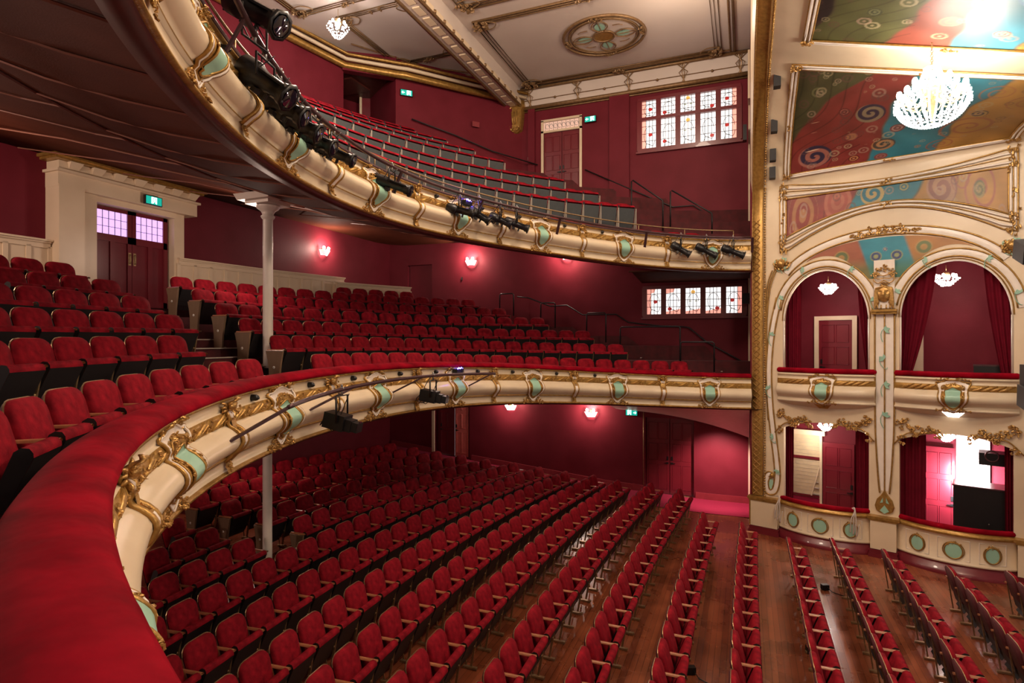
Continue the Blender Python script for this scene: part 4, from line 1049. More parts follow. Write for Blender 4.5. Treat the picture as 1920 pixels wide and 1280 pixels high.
# vines, arches, mask and pilaster of the box wall
vine = empty('plaster_vines', bw(2.9, .95, .02), 'gilded whiplash vines with mint leaves over the box arches and piers', 'plasterwork')
def loc(mb): mb.v = [tuple(Vector(v) - vine.location) for v in mb.v]; return mb
def leaf(m, t, z, a, s=.09, mi=0):
    for da in (-.9, 0, .9):
        b = a + da; c0, s0 = cos(b), sin(b)
        P = [(0, 0), (.45, .26), (1, 0), (.45, -.26)]
        m.prism([(t + s * (x * c0 - y * s0), z + s * (x * s0 + y * c0)) for x, y in P], FB @ Matrix.Translation((0, 0, .035)), .018, mi)
    m.tube([bw(t + s * .9 * cos(a + q * .6) * (1 - q * .08), z + s * .9 * sin(a + q * .6) - .03 * q, .04) for q in range(7)], .008, 4, mi)
gm, wm, lm = MB(), MB(), MB()
def band(path, w, r=.02, leaves=(), bumps=True):
    # white ribbon with a gilded stem on either side; path in (t, z)
    n = len(path); L_, R_ = [], []
    for i, (t, z) in enumerate(path):
        a, b = path[max(0, i - 1)], path[min(n - 1, i + 1)]; d = Vector((b[0] - a[0], b[1] - a[1])).normalized(); nrm = (-d.y, d.x)
        L_.append((t + nrm[0] * w / 2, z + nrm[1] * w / 2)); R_.append((t - nrm[0] * w / 2, z - nrm[1] * w / 2))
    wm.grid([[bw(*a, .008), bw((a[0] + b[0]) / 2, (a[1] + b[1]) / 2, .03), bw(*b, .008)] for a, b in zip(L_, R_)], 0)
    for P in (L_, R_):
        rr = [r * (1.25 if (i % 5 == 0 and bumps) else 1) for i in range(len(P))]; gm.tube([bw(t, z, .02) for t, z in P], rr, 6, 0)
    for f_ in leaves:
        i = int(f_ * (n - 1)); leaf(lm, path[i][0], path[i][1], f_ * 9, .1)
for k in (0, 1):
    c, h, s0, r_ = ARCH[k]; e = .17
    arc = [(c - (h + e) * cos(pi * q / 30), s0 + (r_ + e) * sin(pi * q / 30)) for q in range(2, 30)]
    band(arc, .16, .017, (.08, .36, .68, .93))
    gm.tube([bw(c - (h + .03) * cos(pi * q / 30), s0 + (r_ + .03) * sin(pi * q / 30), .01) for q in range(31)], .012, 4)
    wm.tube([bw(c - h, z, .0) for z in (4.1, s0)] + [bw(c - h * cos(pi * q / 30), s0 + r_ * sin(pi * q / 30), .0) for q in range(31)] + [bw(c + h, z, .0) for z in (s0, 4.1)], .02, 5)
# left stem dropping from the arch to the scroll
left = spline([(.66, 6.0, 0), (.50, 5.2, 0), (.42, 4.3, 0), (.44, 3.4, 0), (.53, 2.5, 0), (.60, 1.9, 0), (.62, 1.45, 0), (.55, 1.12, 0), (.40, 1.08, 0), (.34, 1.3, 0), (.42, 1.52, 0), (.52, 1.45, 0)], 6)
band([(p.x, p.y) for p in left], .13, .017, (.12, .25, .37, .5))
for q in range(3): gm.tube(spline([bw(.62 - .06 * q, 6.75 - .02 * q, .03), bw(.46 - .045 * q, 6.3, .03), bw(.38 - .03 * q, 5.6, .03), bw(.36 - .02 * q, 4.8, .03), bw(.355, 3.9, .03), bw(.40, 2.9, .03)], 6), .015, 5)
rows = [[bw(.46 + .07 * f_ * cos(2 * pi * i / 16), 1.27 + .14 * f_ * sin(2 * pi * i / 16), .02) for f_ in (.01, 1)] for i in range(17)]; lm.grid(rows, 0)
gm.ball(bw(.50, 1.5, .04), .06, 0, 10, (1, 1, 1))
# great arch over both
band([(2.93 - 2.28 * cos(pi * q / 40), 6.10 + 1.32 * sin(pi * q / 40)) for q in range(5, 36)], .17, .018)
foliage(gm, [(2.93 + x, 7.40 - .10 * x * x) for x in [i * .075 - .66 for i in range(18)]] + [(2.93 + x, 7.47) for x in (-.3, -.15, 0, .15, .3)], .085, FB, 1, 4)
# centre pier: three stems, lyre foot, mask
for x in (-.19, 0, .19):
    gm.tube(spline([bw(2.92 + x * 1.0, 5.55, .03), bw(2.92 + x, 4.2, .03), bw(2.92 + x * .95, 2.9, .03), bw(2.92 + x * .7, 1.9, .03), bw(2.92 + x * .5, 1.45, .03)], 6), .017, 5)
wm.grid([[bw(2.92 + x * w_, z, .012) for x in (-1, 0, 1)] for z, w_ in ((5.55, .17), (4, .17), (2.8, .16), (1.9, .11), (1.5, .07))], 0)
for z, a in ((5.15, .4), (4.5, 2.6), (3.9, .3), (3.2, 1.0)): leaf(lm, 2.92, z, a, .12)
foot = [(0, .42), (.07, .30), (.15, .20), (.19, .05), (.16, -.05), (.08, -.10), (0, -.11)]
gm.prism([(2.92 + x, 1.10 + y) for x, y in half(foot)], FB, .05, 0, bev=.08)
for s in (-1, 1): lm.prism([(2.92 + s * .03, 1.35), (2.92 + s * .09, 1.22), (2.92 + s * .03, 1.24)], FB @ Matrix.Translation((0, 0, .05)), .01, 0)
lm.prism([(2.92 - .09, 1.05), (2.92, 1.18), (2.92 + .09, 1.05), (2.92, .99)], FB @ Matrix.Translation((0, 0, .05)), .01, 0)
# spandrel leafwork over the lower boxes and flower bosses
for c_, s in ((.66, 1), (2.62, -1), (3.2, 1), (5.2, -1)):
    foliage(gm, [(c_ + s * x, 2.95 + .09 * sin(x * 14) - x * .06 + (.12 if x < .15 else 0)) for x in [i * .05 for i in range(16)]] + [(c_ + s * x, 3.02 - x * .1) for x in (.05, .15, .25, .35)] + [(c_ + s * .05, 2.75), (c_ + s * .02, 2.62)], .09, FB, 1, int(c_ * 10))
    gm.tube(spline([bw(c_ - s * .1, 2.6, .03), bw(c_ + s * .15, 2.86, .04), bw(c_ + s * .45, 2.88, .03), bw(c_ + s * .75, 2.94, .02)], 5), .014, 5)
for (t, z) in ((.72, 6.85), (5.12, 6.85)):
    foliage(gm, [(t + .12 * cos(q), z + .1 * sin(q)) for q in range(7)] + [(t, z)], .11, FB, 1, 2); gm.ball(bw(t, z, .08), .1, 1, 8); leaf(lm, t + .04, z + .05, .8, .13); leaf(lm, t - .08, z + .03, 2.4, .1); leaf(lm, t + .1, z - .08, 5, .1)
o = loc(gm).build('gilded_stem', ['gold', 'gilt'], vine); o = loc(wm).build('ribbon', 'white', vine); o = loc(lm).build('leafwork', 'mint', vine)
mk = empty('theatre_mask', bw(2.92, 5.6, .1), 'gilded face mask with braided hair on the pier between the upper boxes', 'mask')
def loc(mb): mb.v = [tuple(Vector(v) - mk.location) for v in mb.v]; return mb
m = MB(); m.box((2.92, 6.2, .04), (.40, 1.1, .10), 0, T=FB); loc(m).build('plaque', 'white', mk)
m = MB(); T = FB @ Matrix.Translation((2.92, 5.98, .10))
rows = []
for i in range(19):                                  # face relief
    v = -1 + i / 9; row = []
    for j in range(15):
        u = -1 + j / 7; wd = .15 * math.sqrt(max(.0, 1 - abs(v) ** 2.6)) * (1 - .18 * max(0, -v)); d = math.sqrt(max(0, 1 - .9 * u * u)) * math.sqrt(max(0, 1 - .9 * v * v)) * .10
        d += .045 * math.exp(-((u / .16) ** 2 + ((v + .12) / .28) ** 2)); d -= .034 * sum(math.exp(-(((u - s * .42) / .2) ** 2 + ((v - .2) / .13) ** 2)) for s in (-1, 1))
        d += .022 * math.exp(-((u / .33) ** 2 + ((v + .5) / .08) ** 2)) - .022 * math.exp(-((u / .35) ** 2 + ((v + .62) / .05) ** 2))
        row.append(T @ Vector((u * wd, v * .19, d)))
    rows.append(row)
m.grid(rows, 0, flip=True)
for s in (-1, 1): m.ball((s * .052, .036, .062), .021, 1, 8, (1.2, .6, .6), T); m.tube([T @ Vector((s * .02, .062, .085)), T @ Vector((s * .055, .075, .08)), T @ Vector((s * .095, .055, .06))], .008, 5, 0)
m.tube([T @ Vector((x, -.088 + .012 * math.cos(x * 30), .088)) for x in (-.045, -.02, 0, .02, .045)], .008, 5, 1)
loc(m).build('face', ['gilt', 'gold'], mk)
m = MB()
for s in (-1, 1):
    for q in range(5): m.tube(spline([T @ Vector((s * .03 * q, .17 - .01 * q, .07)), T @ Vector((s * (.10 + .015 * q), .10, .06)), T @ Vector((s * (.13 + .012 * q), -.05 - .03 * q, .05)), T @ Vector((s * (.10 + .02 * q), -.22 - .03 * q, .04))], 4), [.02] * 13, 5)
    m.tube([T @ Vector((s * .05, -.36, .05)), T @ Vector((s * .05, -.25, .05))], .014, 5); m.tube([T @ Vector((s * .12, -.36, .05)), T @ Vector((s * .12, -.25, .05))], .014, 5)
    for q in range(3): m.tube(spline([T @ Vector((s * .0, .30 + .05 * q, .05)), T @ Vector((s * .12, .24 + .1 * q, .06)), T @ Vector((s * .2, .34 + .08 * q, .04)), T @ Vector((s * .08, .46, .04))], 4), .013, 5)
foliage(m, [(x, y) for x, y in ((-.14, .52), (-.07, .57), (0, .60), (.07, .57), (.14, .52), (-.2, .44), (.2, .44), (0, .52), (-.06, .20), (.06, .20), (0, .22))], .07, T, 0, 8)
loc(m).build('braided_hair', 'gilt', mk)
m = MB(); m.box((2.92, 5.60, .07), (.50, .05, .20), 0, T=FB); m.box((2.92, 5.545, .05), (.36, .05, .14), 0, T=FB)
for s in (-1, 1): m.box((2.92 + s * .2, 5.55, .06), (.10, .05, .14), 0, T=FB)
loc(m).build('shelf', 'gold', mk)
# ropes tied over the lower left rail
for t in (.72, 2.36):
    m = MB()
    for q in (-1, 0, 1): m.tube(spline([bw(t - .1 + .03 * q, 1.0, .10), bw(t, 1.02 + .02 * q, .22), bw(t + .05 * q, .8, .36), bw(t + .06 * q, .48 - .04 * q, .38), bw(t + .08 * q + .03, .72, .34)], 6), .012, 5)
    tag(m.build('knotted_rope', 'nosing'), 'loop of pale rope hung over the %s of the lower left box rail' % ('left end' if t < 1 else 'right end'), 'rope')

# ------------------------------------------------------------------ rooms behind the boxes
def boxroom(c, h, z0, z1, name, dep=1.9):
    m = MB()
    a, b = (.25, c + h + .08) if c < 3 else (2.86, c + h + .1)
    for x in (a, b): m.add([bw(x, z0, -.16), bw(x, z1, -.16), bw(x, z1, -dep), bw(x, z0, -dep)], [(0, 1, 2, 3)])
    m.add([bw(a, z0, -dep), bw(b, z0, -dep), bw(b, z1, -dep), bw(a, z1, -dep)], [(0, 1, 2, 3)])
    m.add([bw(a, z1, -.1), bw(b, z1, -.1), bw(b, z1, -dep), bw(a, z1, -dep)], [(0, 1, 2, 3)])
    struct(m, 'wall_' + name, 'wall')
    m = MB(); m.add([bw(a, z0, -.0), bw(b, z0, -.0), bw(b, z0, -dep), bw(a, z0, -dep)], [(0, 1, 2, 3)]); struct(m, 'floor_' + name, 'carpet')
boxroom(1.69, .95, 3.3, 6.9, 'upper_left_box'); boxroom(4.17, .98, 3.3, 6.9, 'upper_right_box')
boxroom(1.69, .95, .05, 3.05, 'lower_left_box'); boxroom(4.17, .98, .05, 3.05, 'lower_right_box')
def panel_door(t0, t1, z0, z1, off, lab, T0=FB, name='panelled_door', framed=True, hnd='L', M_='doorred', mframe='cream', cat='door'):
    root = empty(name, T0 @ Vector(((t0 + t1) / 2, z0, off)), lab, cat)
    def loc(mb): mb.v = [tuple(Vector(v) - root.location) for v in mb.v]; return mb
    w_, hh = t1 - t0, z1 - z0
    m = MB(); m.box(((t0 + t1) / 2, (z0 + z1) / 2, off), (w_, hh, .04), 0, T=T0)
    for i in range(2):
        for (a, b) in ((.06, .38), (.44, .66), (.72, .94)):
            x0, x1 = t0 + w_ * (.1 + .43 * i), t0 + w_ * (.47 + .43 * i); y0, y1 = z0 + hh * a, z0 + hh * b
            m.tube([T0 @ Vector(p) for p in ((x0, y0, off + .022), (x1, y0, off + .022), (x1, y1, off + .022), (x0, y1, off + .022))], .010, 4, 0, closed=True)
    loc(m).build('leaf_panel', M_, root)
    if framed:
        m = MB(); f_ = .11
        m.box((t0 - f_ / 2, (z0 + z1) / 2 + f_ / 2, off + .01), (f_, hh + f_, .07), 0, T=T0); m.box((t1 + f_ / 2, (z0 + z1) / 2 + f_ / 2, off + .01), (f_, hh + f_, .07), 0, T=T0); m.box(((t0 + t1) / 2, z1 + f_ / 2, off + .012), (w_, f_, .07), 0, T=T0)
        loc(m).build('door_frame', mframe, root)
    m = MB(); x = t0 + w_ * .08 if hnd == 'L' else t1 - w_ * .08; z = z0 + hh * .42
    m.box((x, z + .12, off + .03), (.05, .12, .03), 0, T=T0); m.box((x, z - .03, off + .04), (.06, .05, .05), 0, T=T0); m.bar(T0 @ Vector((x, z - .03, off + .06)), T0 @ Vector((x + (.1 if hnd == 'L' else -.1), z - .03, off + .06)), .02, .02, 0)
    loc(m).build('door_handle', 'black' if M_ != 'brass' else 'brass', root)
    return root
panel_door(1.18, 1.97, 3.35, 5.47, -1.85, 'maroon six-panel door in cream frame at the back of the upper left box')
m = MB(); m.add([bw(2.90, 3.35, -1.84), bw(3.30, 3.35, -1.86), bw(3.30, 5.7, -1.86), bw(2.90, 5.7, -1.84)], [(0, 1, 2, 3)])
for z in range(20): m.tube([bw(2.90, 3.5 + z * .11, -1.83), bw(3.30, 3.5 + z * .11, -1.85)], .004, 3, 1)
m.box((3.39, 4.6, -1.82), (.22, 2.5, .06), 2, T=FB)
tag(m.build('brick_doorway', ['brick', 'nosing', 'cream']), 'cream framed opening to pale brickwork at the left of the upper right box', 'doorway')
m = MB(); m.box((4.82, 4.12, -.75), (.66, .5, .4), 0, T=FB); m.box((4.82, 4.38, -.75), (.68, .03, .42), 1, T=FB)
tag(m.build('equipment_case', ['black', 'pipe']), 'low black equipment case behind the rail of the upper right box', 'case')
# lower left box: open doorway to a brick corridor, half open red door
m = MB(); a, b, o_ = .50, 1.20, -1.86
m.add([bw(a, .05, o_), bw(b, .05, o_), bw(b, 2.35, o_), bw(a, 2.35, o_)], [(0, 1, 2, 3)])
for z in range(22):
    if z * .1 + .7 < 2.3: m.tube([bw(a, .72 + z * .1, o_ + .008), bw(b, .72 + z * .1, o_ + .008)], .003, 3, 1)
    for q in range(4): m.tube([bw(a + .1 + q * .2 + .1 * (z % 2), .72 + z * .1, o_ + .008), bw(a + .1 + q * .2 + .1 * (z % 2), .8 + z * .1, o_ + .008)], .003, 3, 1) if .8 + z * .1 < 2.3 and a + .1 + q * .2 + .1 * (z % 2) < b else None
m.box(((a + b) / 2, 1.72, o_ + .02), (b - a, .07, .03), 2, T=FB); m.box(((a + b) / 2, .68, o_ + .02), (b - a, .05, .03), 2, T=FB)
m.add([bw(a, .06, o_ + .01), bw(b, .06, o_ + .01), bw(b, .64, o_ + .01), bw(a, .64, o_ + .01)], [(0, 1, 2, 3)], 3)
for q in range(4): m.box((b - .08, .75 + .16 * q, o_ + .03), (.16 - .03 * q, .02, .04), 1, T=FB)
m.bar(bw(b - .2, .7, o_ + .05), bw(b, 1.5, o_ + .05), .04, .03, 4)
m.box(((a + b) / 2, 2.41, o_ + .02), (b - a + .25, .13, .06), 4, T=FB); m.box((b + .03, 1.2, o_ + .02), (.06, 2.3, .06), 4, T=FB)
tag(m.build('corridor_opening', ['brick', 'nosing', 'doorred', 'carpet', 'cream']), 'open doorway to a pale brick corridor behind the lower left box', 'doorway')
panel_door(1.29, 2.03, .06, 2.2, -1.78, 'open red panelled door beside the brick corridor in the lower left box', framed=False, hnd='R')
m = MB(); m.box((4.45, 1.4, -1.84), (.62, 2.7, .03), 0, T=FB); tag(m.build('white_glow_panel', 'white'), 'white panel added for the bright glow between the door and the cabinet in the lower right box', 'panel')  # white board stands in for lamplight blowing out the red wall
panel_door(3.50, 4.11, .06, 2.35, -1.82, 'pale lit panelled door at the back of the lower right box', framed=False, hnd='R')
m = MB(); m.box((4.60, 1.03, -.78), (.92, 1.4, .62), 0, T=FB); m.box((4.60, 1.745, -.78), (.96, .03, .66), 1, T=FB); m.ball(bw(4.75, 1.0, -.43), .015, 2, 5)
tag(m.build('equipment_cabinet', ['black', 'pipe', 'steel']), 'large black equipment cabinet in the lower right box', 'cabinet')
m = MB(); m.box((4.85, 2.35, -.9), (.55, .26, .5), 0, T=FB); m.lathe([(.10, 0), (.12, .01), (.13, 0)], FB @ Matrix.Translation((4.8, 2.42, -.64)), 16, 1)
tag(m.build('loudspeaker', ['black', 'pipe']), 'black loudspeaker above the cabinet in the lower right box', 'loudspeaker')
def curtain(name, tl, z0, z1, w_top, w_bot, side, off, lab, n=26):
    m = MB(); rows = []
    for i in range(13):
        f_ = i / 12; z = z1 + (z0 - z1) * f_; w_ = w_top + (w_bot - w_top) * (f_ ** 1.5 if w_bot < w_top else f_)
        row = []
        for j in range(n + 1):
            u = j / n; row.append(bw(tl + side * u * w_, z, off + .035 * sin(u * 26) * (1 - .3 * f_)))
        rows.append(row)
    m.grid(rows, 0); tag(m.build(name, 'curtain'), lab, 'curtain')
curtain('box_curtain', .70, 3.4, 6.75, .42, .40, 1, -.28, 'dark red curtain hanging at the left of the upper left box')
curtain('box_curtain', 2.68, 3.4, 6.75, .36, .06, -1, -.28, 'dark red curtain tied back at the right of the upper left box')
curtain('box_curtain', 3.15, 3.4, 6.75, .72, .04, 1, -.28, 'dark red curtain swept back to the left of the upper right box')
curtain('box_curtain', 5.20, 3.4, 6.75, .55, .10, -1, -.28, 'dark red curtain swept back to the right of the upper right box')
curtain('box_curtain', .70, -.0, 3.0, .24, .22, 1, -.28, 'dark red curtain at the left of the lower left box')
curtain('box_curtain', 2.68, 0, 3.0, .38, .36, -1, -.28, 'dark red curtain at the right of the lower left box')
curtain('box_curtain', 3.15, 0, 3.0, .52, .50, 1, -.28, 'dark red curtain at the left of the lower right box')
curtain('box_curtain', 5.20, 0, 3.0, .20, .18, -1, -.28, 'dark red curtain at the right of the lower right box')

# ================================================================== FITTINGS
# circle lobby door with its portico
F_BK = frame((XB, 0, 0), (0, 1, 0), (0, 0, 1))          # local x = Y, y = Z, z = into the house
pr = empty('lobby_door_surround', (XB, 8.75, 5.6), 'cream door surround with gold cornice around the lobby double doors', 'door surround')
def locr(root):
    def f_(mb): mb.v = [tuple(Vector(v) - root.location) for v in mb.v]; return mb
    return f_
loc = locr(pr)
m = MB()
for y0, y1, d in ((7.08, 7.55, .42), (7.55, 7.86, .30), (9.66, 9.92, .22)): m.box(((y0 + y1) / 2, 6.78, d / 2), (y1 - y0, 2.36, d), 0, T=F_BK)
m.box((8.75, 7.86, .13), (1.85, .14, .26), 0, T=F_BK)
loc(m).build('pilaster', 'cream', pr)
m = MB()
m.box((8.60, 8.06, .20), (3.05, .30, .40), 0, T=F_BK); m.box((8.60, 8.22, .235), (3.15, .05, .47), 0, T=F_BK); m.box((8.60, 8.33, .19), (3.0, .18, .38), 0, T=F_BK)
for q in range(7): m.add([F_BK @ Vector((7.25 + q * .44 + dx, z, d)) for dx, z, d in ((0, 8.42, .38), (.24, 8.42, .38), (.24, 8.42, .50), (0, 8.42, .50), (.03, 8.29, .38), (.21, 8.29, .38))], [(3, 2, 5, 4), (0, 3, 4), (1, 5, 2)], 0)
loc(m).build('entablature', 'cream', pr)
m = MB()
for z, e, hh in ((8.45, .0, .05), (8.50, .05, .06)): m.box((8.60, z, .26 + e / 2), (3.25 + 2 * e, hh, .52 + e), 0, T=F_BK)
loc(m).build('cornice', 'gold', pr)
# the doors themselves
for k, (y0, y1, lb) in enumerate(((7.92, 8.755, 'left'), (8.765, 9.60, 'right'))):
    dr = empty('lobby_door', (XB + .05, (y0 + y1) / 2, 5.6), 'maroon %s leaf of the lobby double doors with violet leaded glass' % lb, 'door'); loc = locr(dr)
    m = MB(); w_ = y1 - y0
    for (a, b, c_, d) in ((y0, y0 + .09, 5.6, 7.78), (y1 - .09, y1, 5.6, 7.78), (y0, y1, 7.70, 7.78), (y0, y1, 7.05, 7.20), (y0, y1, 5.6, 5.8), ((y0 + y1) / 2 - .05, (y0 + y1) / 2 + .05, 5.8, 7.05)):
        m.box(((a + b) / 2, (c_ + d) / 2, .03), (b - a, d - c_, .06), 0, T=F_BK)
    m.box(((y0 + y1) / 2, 6.4, .015), (w_, 1.5, .02), 0, T=F_BK); loc(m).build('door_leaf', 'doorred', dr)
    m = MB(); m.box(((y0 + y1) / 2, 7.45, .02), (w_ - .16, .52, .01), 0, T=F_BK)
    for q in range(1, 5): x = y0 + .09 + (w_ - .18) * q / 5; m.box((x, 7.45, .03), (.008, .5, .012), 1, T=F_BK)
    for q in (1, 2): m.box(((y0 + y1) / 2, 7.2 + .5 * q / 3, .03), (w_ - .18, .008, .012), 1, T=F_BK)
    loc(m).build('leaded_glass', ['violetglass', 'lead'], dr)
    m = MB(); x = y1 - .05 if k == 0 else y0 + .05
    m.box((x, 6.72, .065), (.06, .28, .01), 0, T=F_BK); m.tube([F_BK @ Vector(p) for p in ((x, 6.62, .07), (x, 6.63, .11), (x, 6.81, .11), (x, 6.82, .07))], .010, 5)
    loc(m).build('door_handle', 'brass', dr)
# cream panelled dados
def dado(pts, zt, hgt, lab, n_per=.36):
    root = empty('panelled_dado', (*pts[0], zt - hgt), lab, 'dado'); loc = locr(root); m, m2 = MB(), MB()
    for a, b in zip(pts, pts[1:]):
        a, b = Vector((*a, 0)), Vector((*b, 0)); L = (b - a).length; d = (b - a).normalized(); T = frame((a.x, a.y, 0), d, (0, 0, 1)); n = max(1, int(L / n_per))
        m.box((L / 2, zt - hgt / 2, -.04), (L, hgt, .06), 0, T=T); m.box((L / 2, zt - .08, .0), (L, .1, .03), 0, T=T)
        for k in range(n + 1): m.box((L * k / n, zt - hgt / 2 - .05, .0), (.08, hgt - .1, .03), 0, T=T)
        m2.box((L / 2, zt + .015, .0), (L + .03, .035, .14), 0, T=T); m2.box((L / 2, zt - .02, .0), (L, .03, .09), 0, T=T)
    loc(m).build('panel_boarding', 'cream', root); loc(m2).build('cap_rail', 'cream', root); return root
dado([(-12.45, 1.0), (-12.55, 4.5), (-12.5, 7.05)], H + 1.93, 1.25, 'cream panelled dado left of the lobby doors')
dado([(-12.45, 9.75), (-12.2, 12.2), (-11.6, 14.75)], H + 1.95, 1.25, 'long cream panelled dado right of the lobby doors')
dado([(-11.5, 14.3), (-10.35, 16.6)], H + 1.77, 1.1, 'short lower cream dado at the far end of the circle')
m = MB(); m.box((-11.35, YF + .15, 6.5), (1.05, .04, 2.6)); struct(m, 'door_1', 'wall')
# cast iron columns
def column(x, y, z0, z1, lab, capital=True):
    root = empty('iron_column', (x, y, z0), lab, 'column'); m = MB()
    m.lathe([(.085, 0), (.085, .02), (.083, z1 - z0 - (.36 if capital else 0))], None, 16); m.build('shaft', 'white', root)
    if capital:
        m = MB(); z = z1 - z0
        m.lathe([(.083, z - .40), (.11, z - .37), (.12, z - .34), (.09, z - .31), (.12, z - .25), (.19, z - .2), (.19, z - .16)], None, 16)
        m.box((0, 0, z - .12), (.52, .52, .06), 0); m.box((0, 0, z - .045), (.70, .70, .10), 0, top=(1.12, 1.12)); m.build('capital', 'white', root)
column(-8.27, 8.3, zf(-8.27), fc.zt(0) - .72, 'white iron column standing in the stalls aisle below the circle', False)
column(-7.80, 7.84, crow_z(2, 0) - .02, fg.zt(0) - .81 + .44, 'white iron column with square capital standing in the dress circle aisle')
# wall brackets with crystal drops
def sconce(x, y, z, n, lab, e, drops=True, col=(1, .76, .62), r=.06):
    n = Vector(n).normalized(); root = empty('wall_sconce', (x, y, z), lab, 'wall light'); u = Vector((-n.y, n.x, 0))
    m = MB(); m.ball((0, 0, 0), .06, 0, 8); 
    for s in (-1, 1): m.tube(spline([Vector((0, 0, 0)), n * .06 + u * s * .05 + Vector((0, 0, -.05)), n * .12 + u * s * .11 + Vector((0, 0, .0))], 4), .012, 5)
    m.build('arm', 'gold', root)
    for s in (-1, 1):
        m = MB(); m.ball(tuple(n * .13 + u * s * .11 + Vector((0, 0, .045))), .045, 0, 8, (1, 1, 1.3)); o = m.build('lamp_bulb', 'sconceglow', root); o.visible_shadow = True
    m = MB()
    for k in range(14):
        a = pi * k / 13; p = n * (.04 + .16 * sin(a)) + u * (.2 * cos(a))
        for q in range(4): m.ball((p.x * (1 - .12 * q), p.y * (1 - .12 * q), -.03 - .045 * q), .016, 0, 4)
    m.build('crystal_drop', 'crystal', root)
    p = Vector((x, y, z)) + n * .30 + Vector((0, 0, .06)); lamp('sconce_lamp', 'POINT', p, e, col, r)
sconce(XB + .03, 15.06, H + 2.96, (1, 0, 0), 'lit crystal wall sconce on the back wall of the dress circle', 85)
sconce(-9.2, YF - .03, H + 2.93, (0, -1, 0), 'lit crystal wall sconce on the far circle wall under the gallery', 95)
sconce(-5.6, YF - .03, H + 2.95, (0, -1, 0), 'lit crystal wall sconce above the circle handrails', 130)
sconce(-4.77, YF - .03, H - 2.32, (0, -1, 0), 'lit crystal wall sconce on the stalls wall beside the exit sign', 80)
sconce(-7.65, YF - .03, H - 2.22, (0, -1, 0), 'lit crystal wall sconce half hidden by the circle front in the stalls', 60)
def pix(u, v, d): l = (u - 960) / FPX * d; return Vector((-d * SA + l * CA, d * CA + l * SA, H - (v - 640) / FPX * d))
def cluster(p, w_, h_, lab, e, name='crystal_chandelier', nb=6, col=(1, .84, .76)):
    root = empty(name, p, lab, 'chandelier'); m = MB()
    m.lathe([(.0, h_ * .5), (w_ * .12, h_ * .45), (w_ * .16, h_ * .2), (.02, -h_ * .1)], None, 10); m.tube([(0, 0, h_ * .5), (0, 0, h_ * .95)], .008, 5); m.build('frame', 'brass', root)
    for k in range(nb):
        a = 2 * pi * k / nb; m = MB(); m.ball((w_ * .36 * cos(a), w_ * .36 * sin(a), h_ * .18), .035, 0, 6, (1, 1, 1.4)); m.build('bulb', 'sconceglow', root)
    m = MB(); rnd = random.Random(5)
    for k in range(16):
        a = 2 * pi * k / 16
        for q in range(5): r_ = w_ * .5 * (1 - .16 * q); m.ball((r_ * cos(a), r_ * sin(a), -h_ * .12 * q + rnd.uniform(-.01, .01)), .018, 0, 4)
    m.build('crystal_beading', 'crystal', root)
    lamp('chandelier_lamp', 'POINT', p + Vector((0, -.2, -.12)), e, col, .08)
cluster(bw(1.62, 6.25, -.75), .42, .3, 'small lit crystal chandelier in the upper left box', 50)
cluster(bw(4.0, 6.32, -.75), .5, .32, 'small lit crystal chandelier in the upper right box', 50)
cluster(bw(1.56, 2.76, -.75), .34, .2, 'small crystal chandelier at the top of the lower left box', 34, nb=4)
cluster(bw(4.01, 2.76, -.75), .34, .2, 'small crystal chandelier at the top of the lower right box', 20, nb=4)
lamp('corridor_fill', 'POINT', bw(1.1, 2.3, -1.3), 22, (1, .85, .7), .1)  # unseen lamp added to brighten the corridor brickwork
lamp('box_glow_lamp', 'AREA', bw(4.3, 1.6, -1.2), 150, (1, .86, .95), .5, rot=(pi / 2, 0, math.atan2(UB.y, UB.x)), shape='SQUARE')  # unseen lamp added for the white glow at the back of this box
cluster(Vector((-9.7, 12.1, 12.95)), .55, .5, 'lit crystal chandelier hung from the rear gallery ceiling', 75, nb=8, col=(1, .92, .88))
# the great chandelier
cc = Vector((2.80, 11.25, 0)); k_ = (cc.y * CA - cc.x * SA); cc.z = H + (640 - 185) / FPX * k_
gc = empty('crystal_chandelier', cc, 'large glowing crystal chandelier hanging before the painted splay', 'chandelier'); gc.scale = (.86, .86, .95)
m = MB(); m.lathe([(.0, .50), (.05, .48), (.06, .3), (.20, .18), (.24, .1), (.10, 0), (.03, -.3), (.0, -.42)], None, 14)
for k in range(12):
    a = 2 * pi * k / 12; m.tube(spline([(.1 * cos(a), .1 * sin(a), .0), (.3 * cos(a), .3 * sin(a), -.12), (.5 * cos(a), .5 * sin(a), .0), (.52 * cos(a), .52 * sin(a), .06)], 4), .012, 5)
m.build('frame', 'brass', gc)
for k in range(18):
    a = 2 * pi * k / 12; r_ = .52 if k < 12 else .3; z = .12 if k < 12 else .3
    if k >= 12: a = 2 * pi * k / 6 + .3
    m = MB(); m.ball((r_ * cos(a), r_ * sin(a), z), .052, 0, 8, (1, 1, 1.5)); m.build('bulb', 'bulb', gc)
for k in range(54):
    a = 2 * pi * k / 30; m = MB(); n = 16
    for q in range(n + 1):
        f_ = q / n
        if k < 30: r_ = .58 * math.sqrt(max(0, 1 - (f_ * 1.0) ** 2 * .97)); z = -.02 - .42 * f_ - .02
        else: r_ = .12 + .46 * f_ ** 1.3; z = .52 - .48 * f_ - .1 * sin(pi * f_); 
        if k >= 30: a = 2 * pi * k / 24 + .2
        m.ball((r_ * cos(a), r_ * sin(a), z), .019, 0, 4)
    m.build('crystal_beading', 'crystal', gc)
m = MB(); n = 24
for k in range(24):
    a0, a1 = 2 * pi * k / 24, 2 * pi * (k + 1) / 24
    for q in range(5): f_ = q / 5; a = a0 + (a1 - a0) * f_; m.ball((.60 * cos(a), .60 * sin(a), -.02 - .12 * sin(pi * f_)), .014, 0, 4)
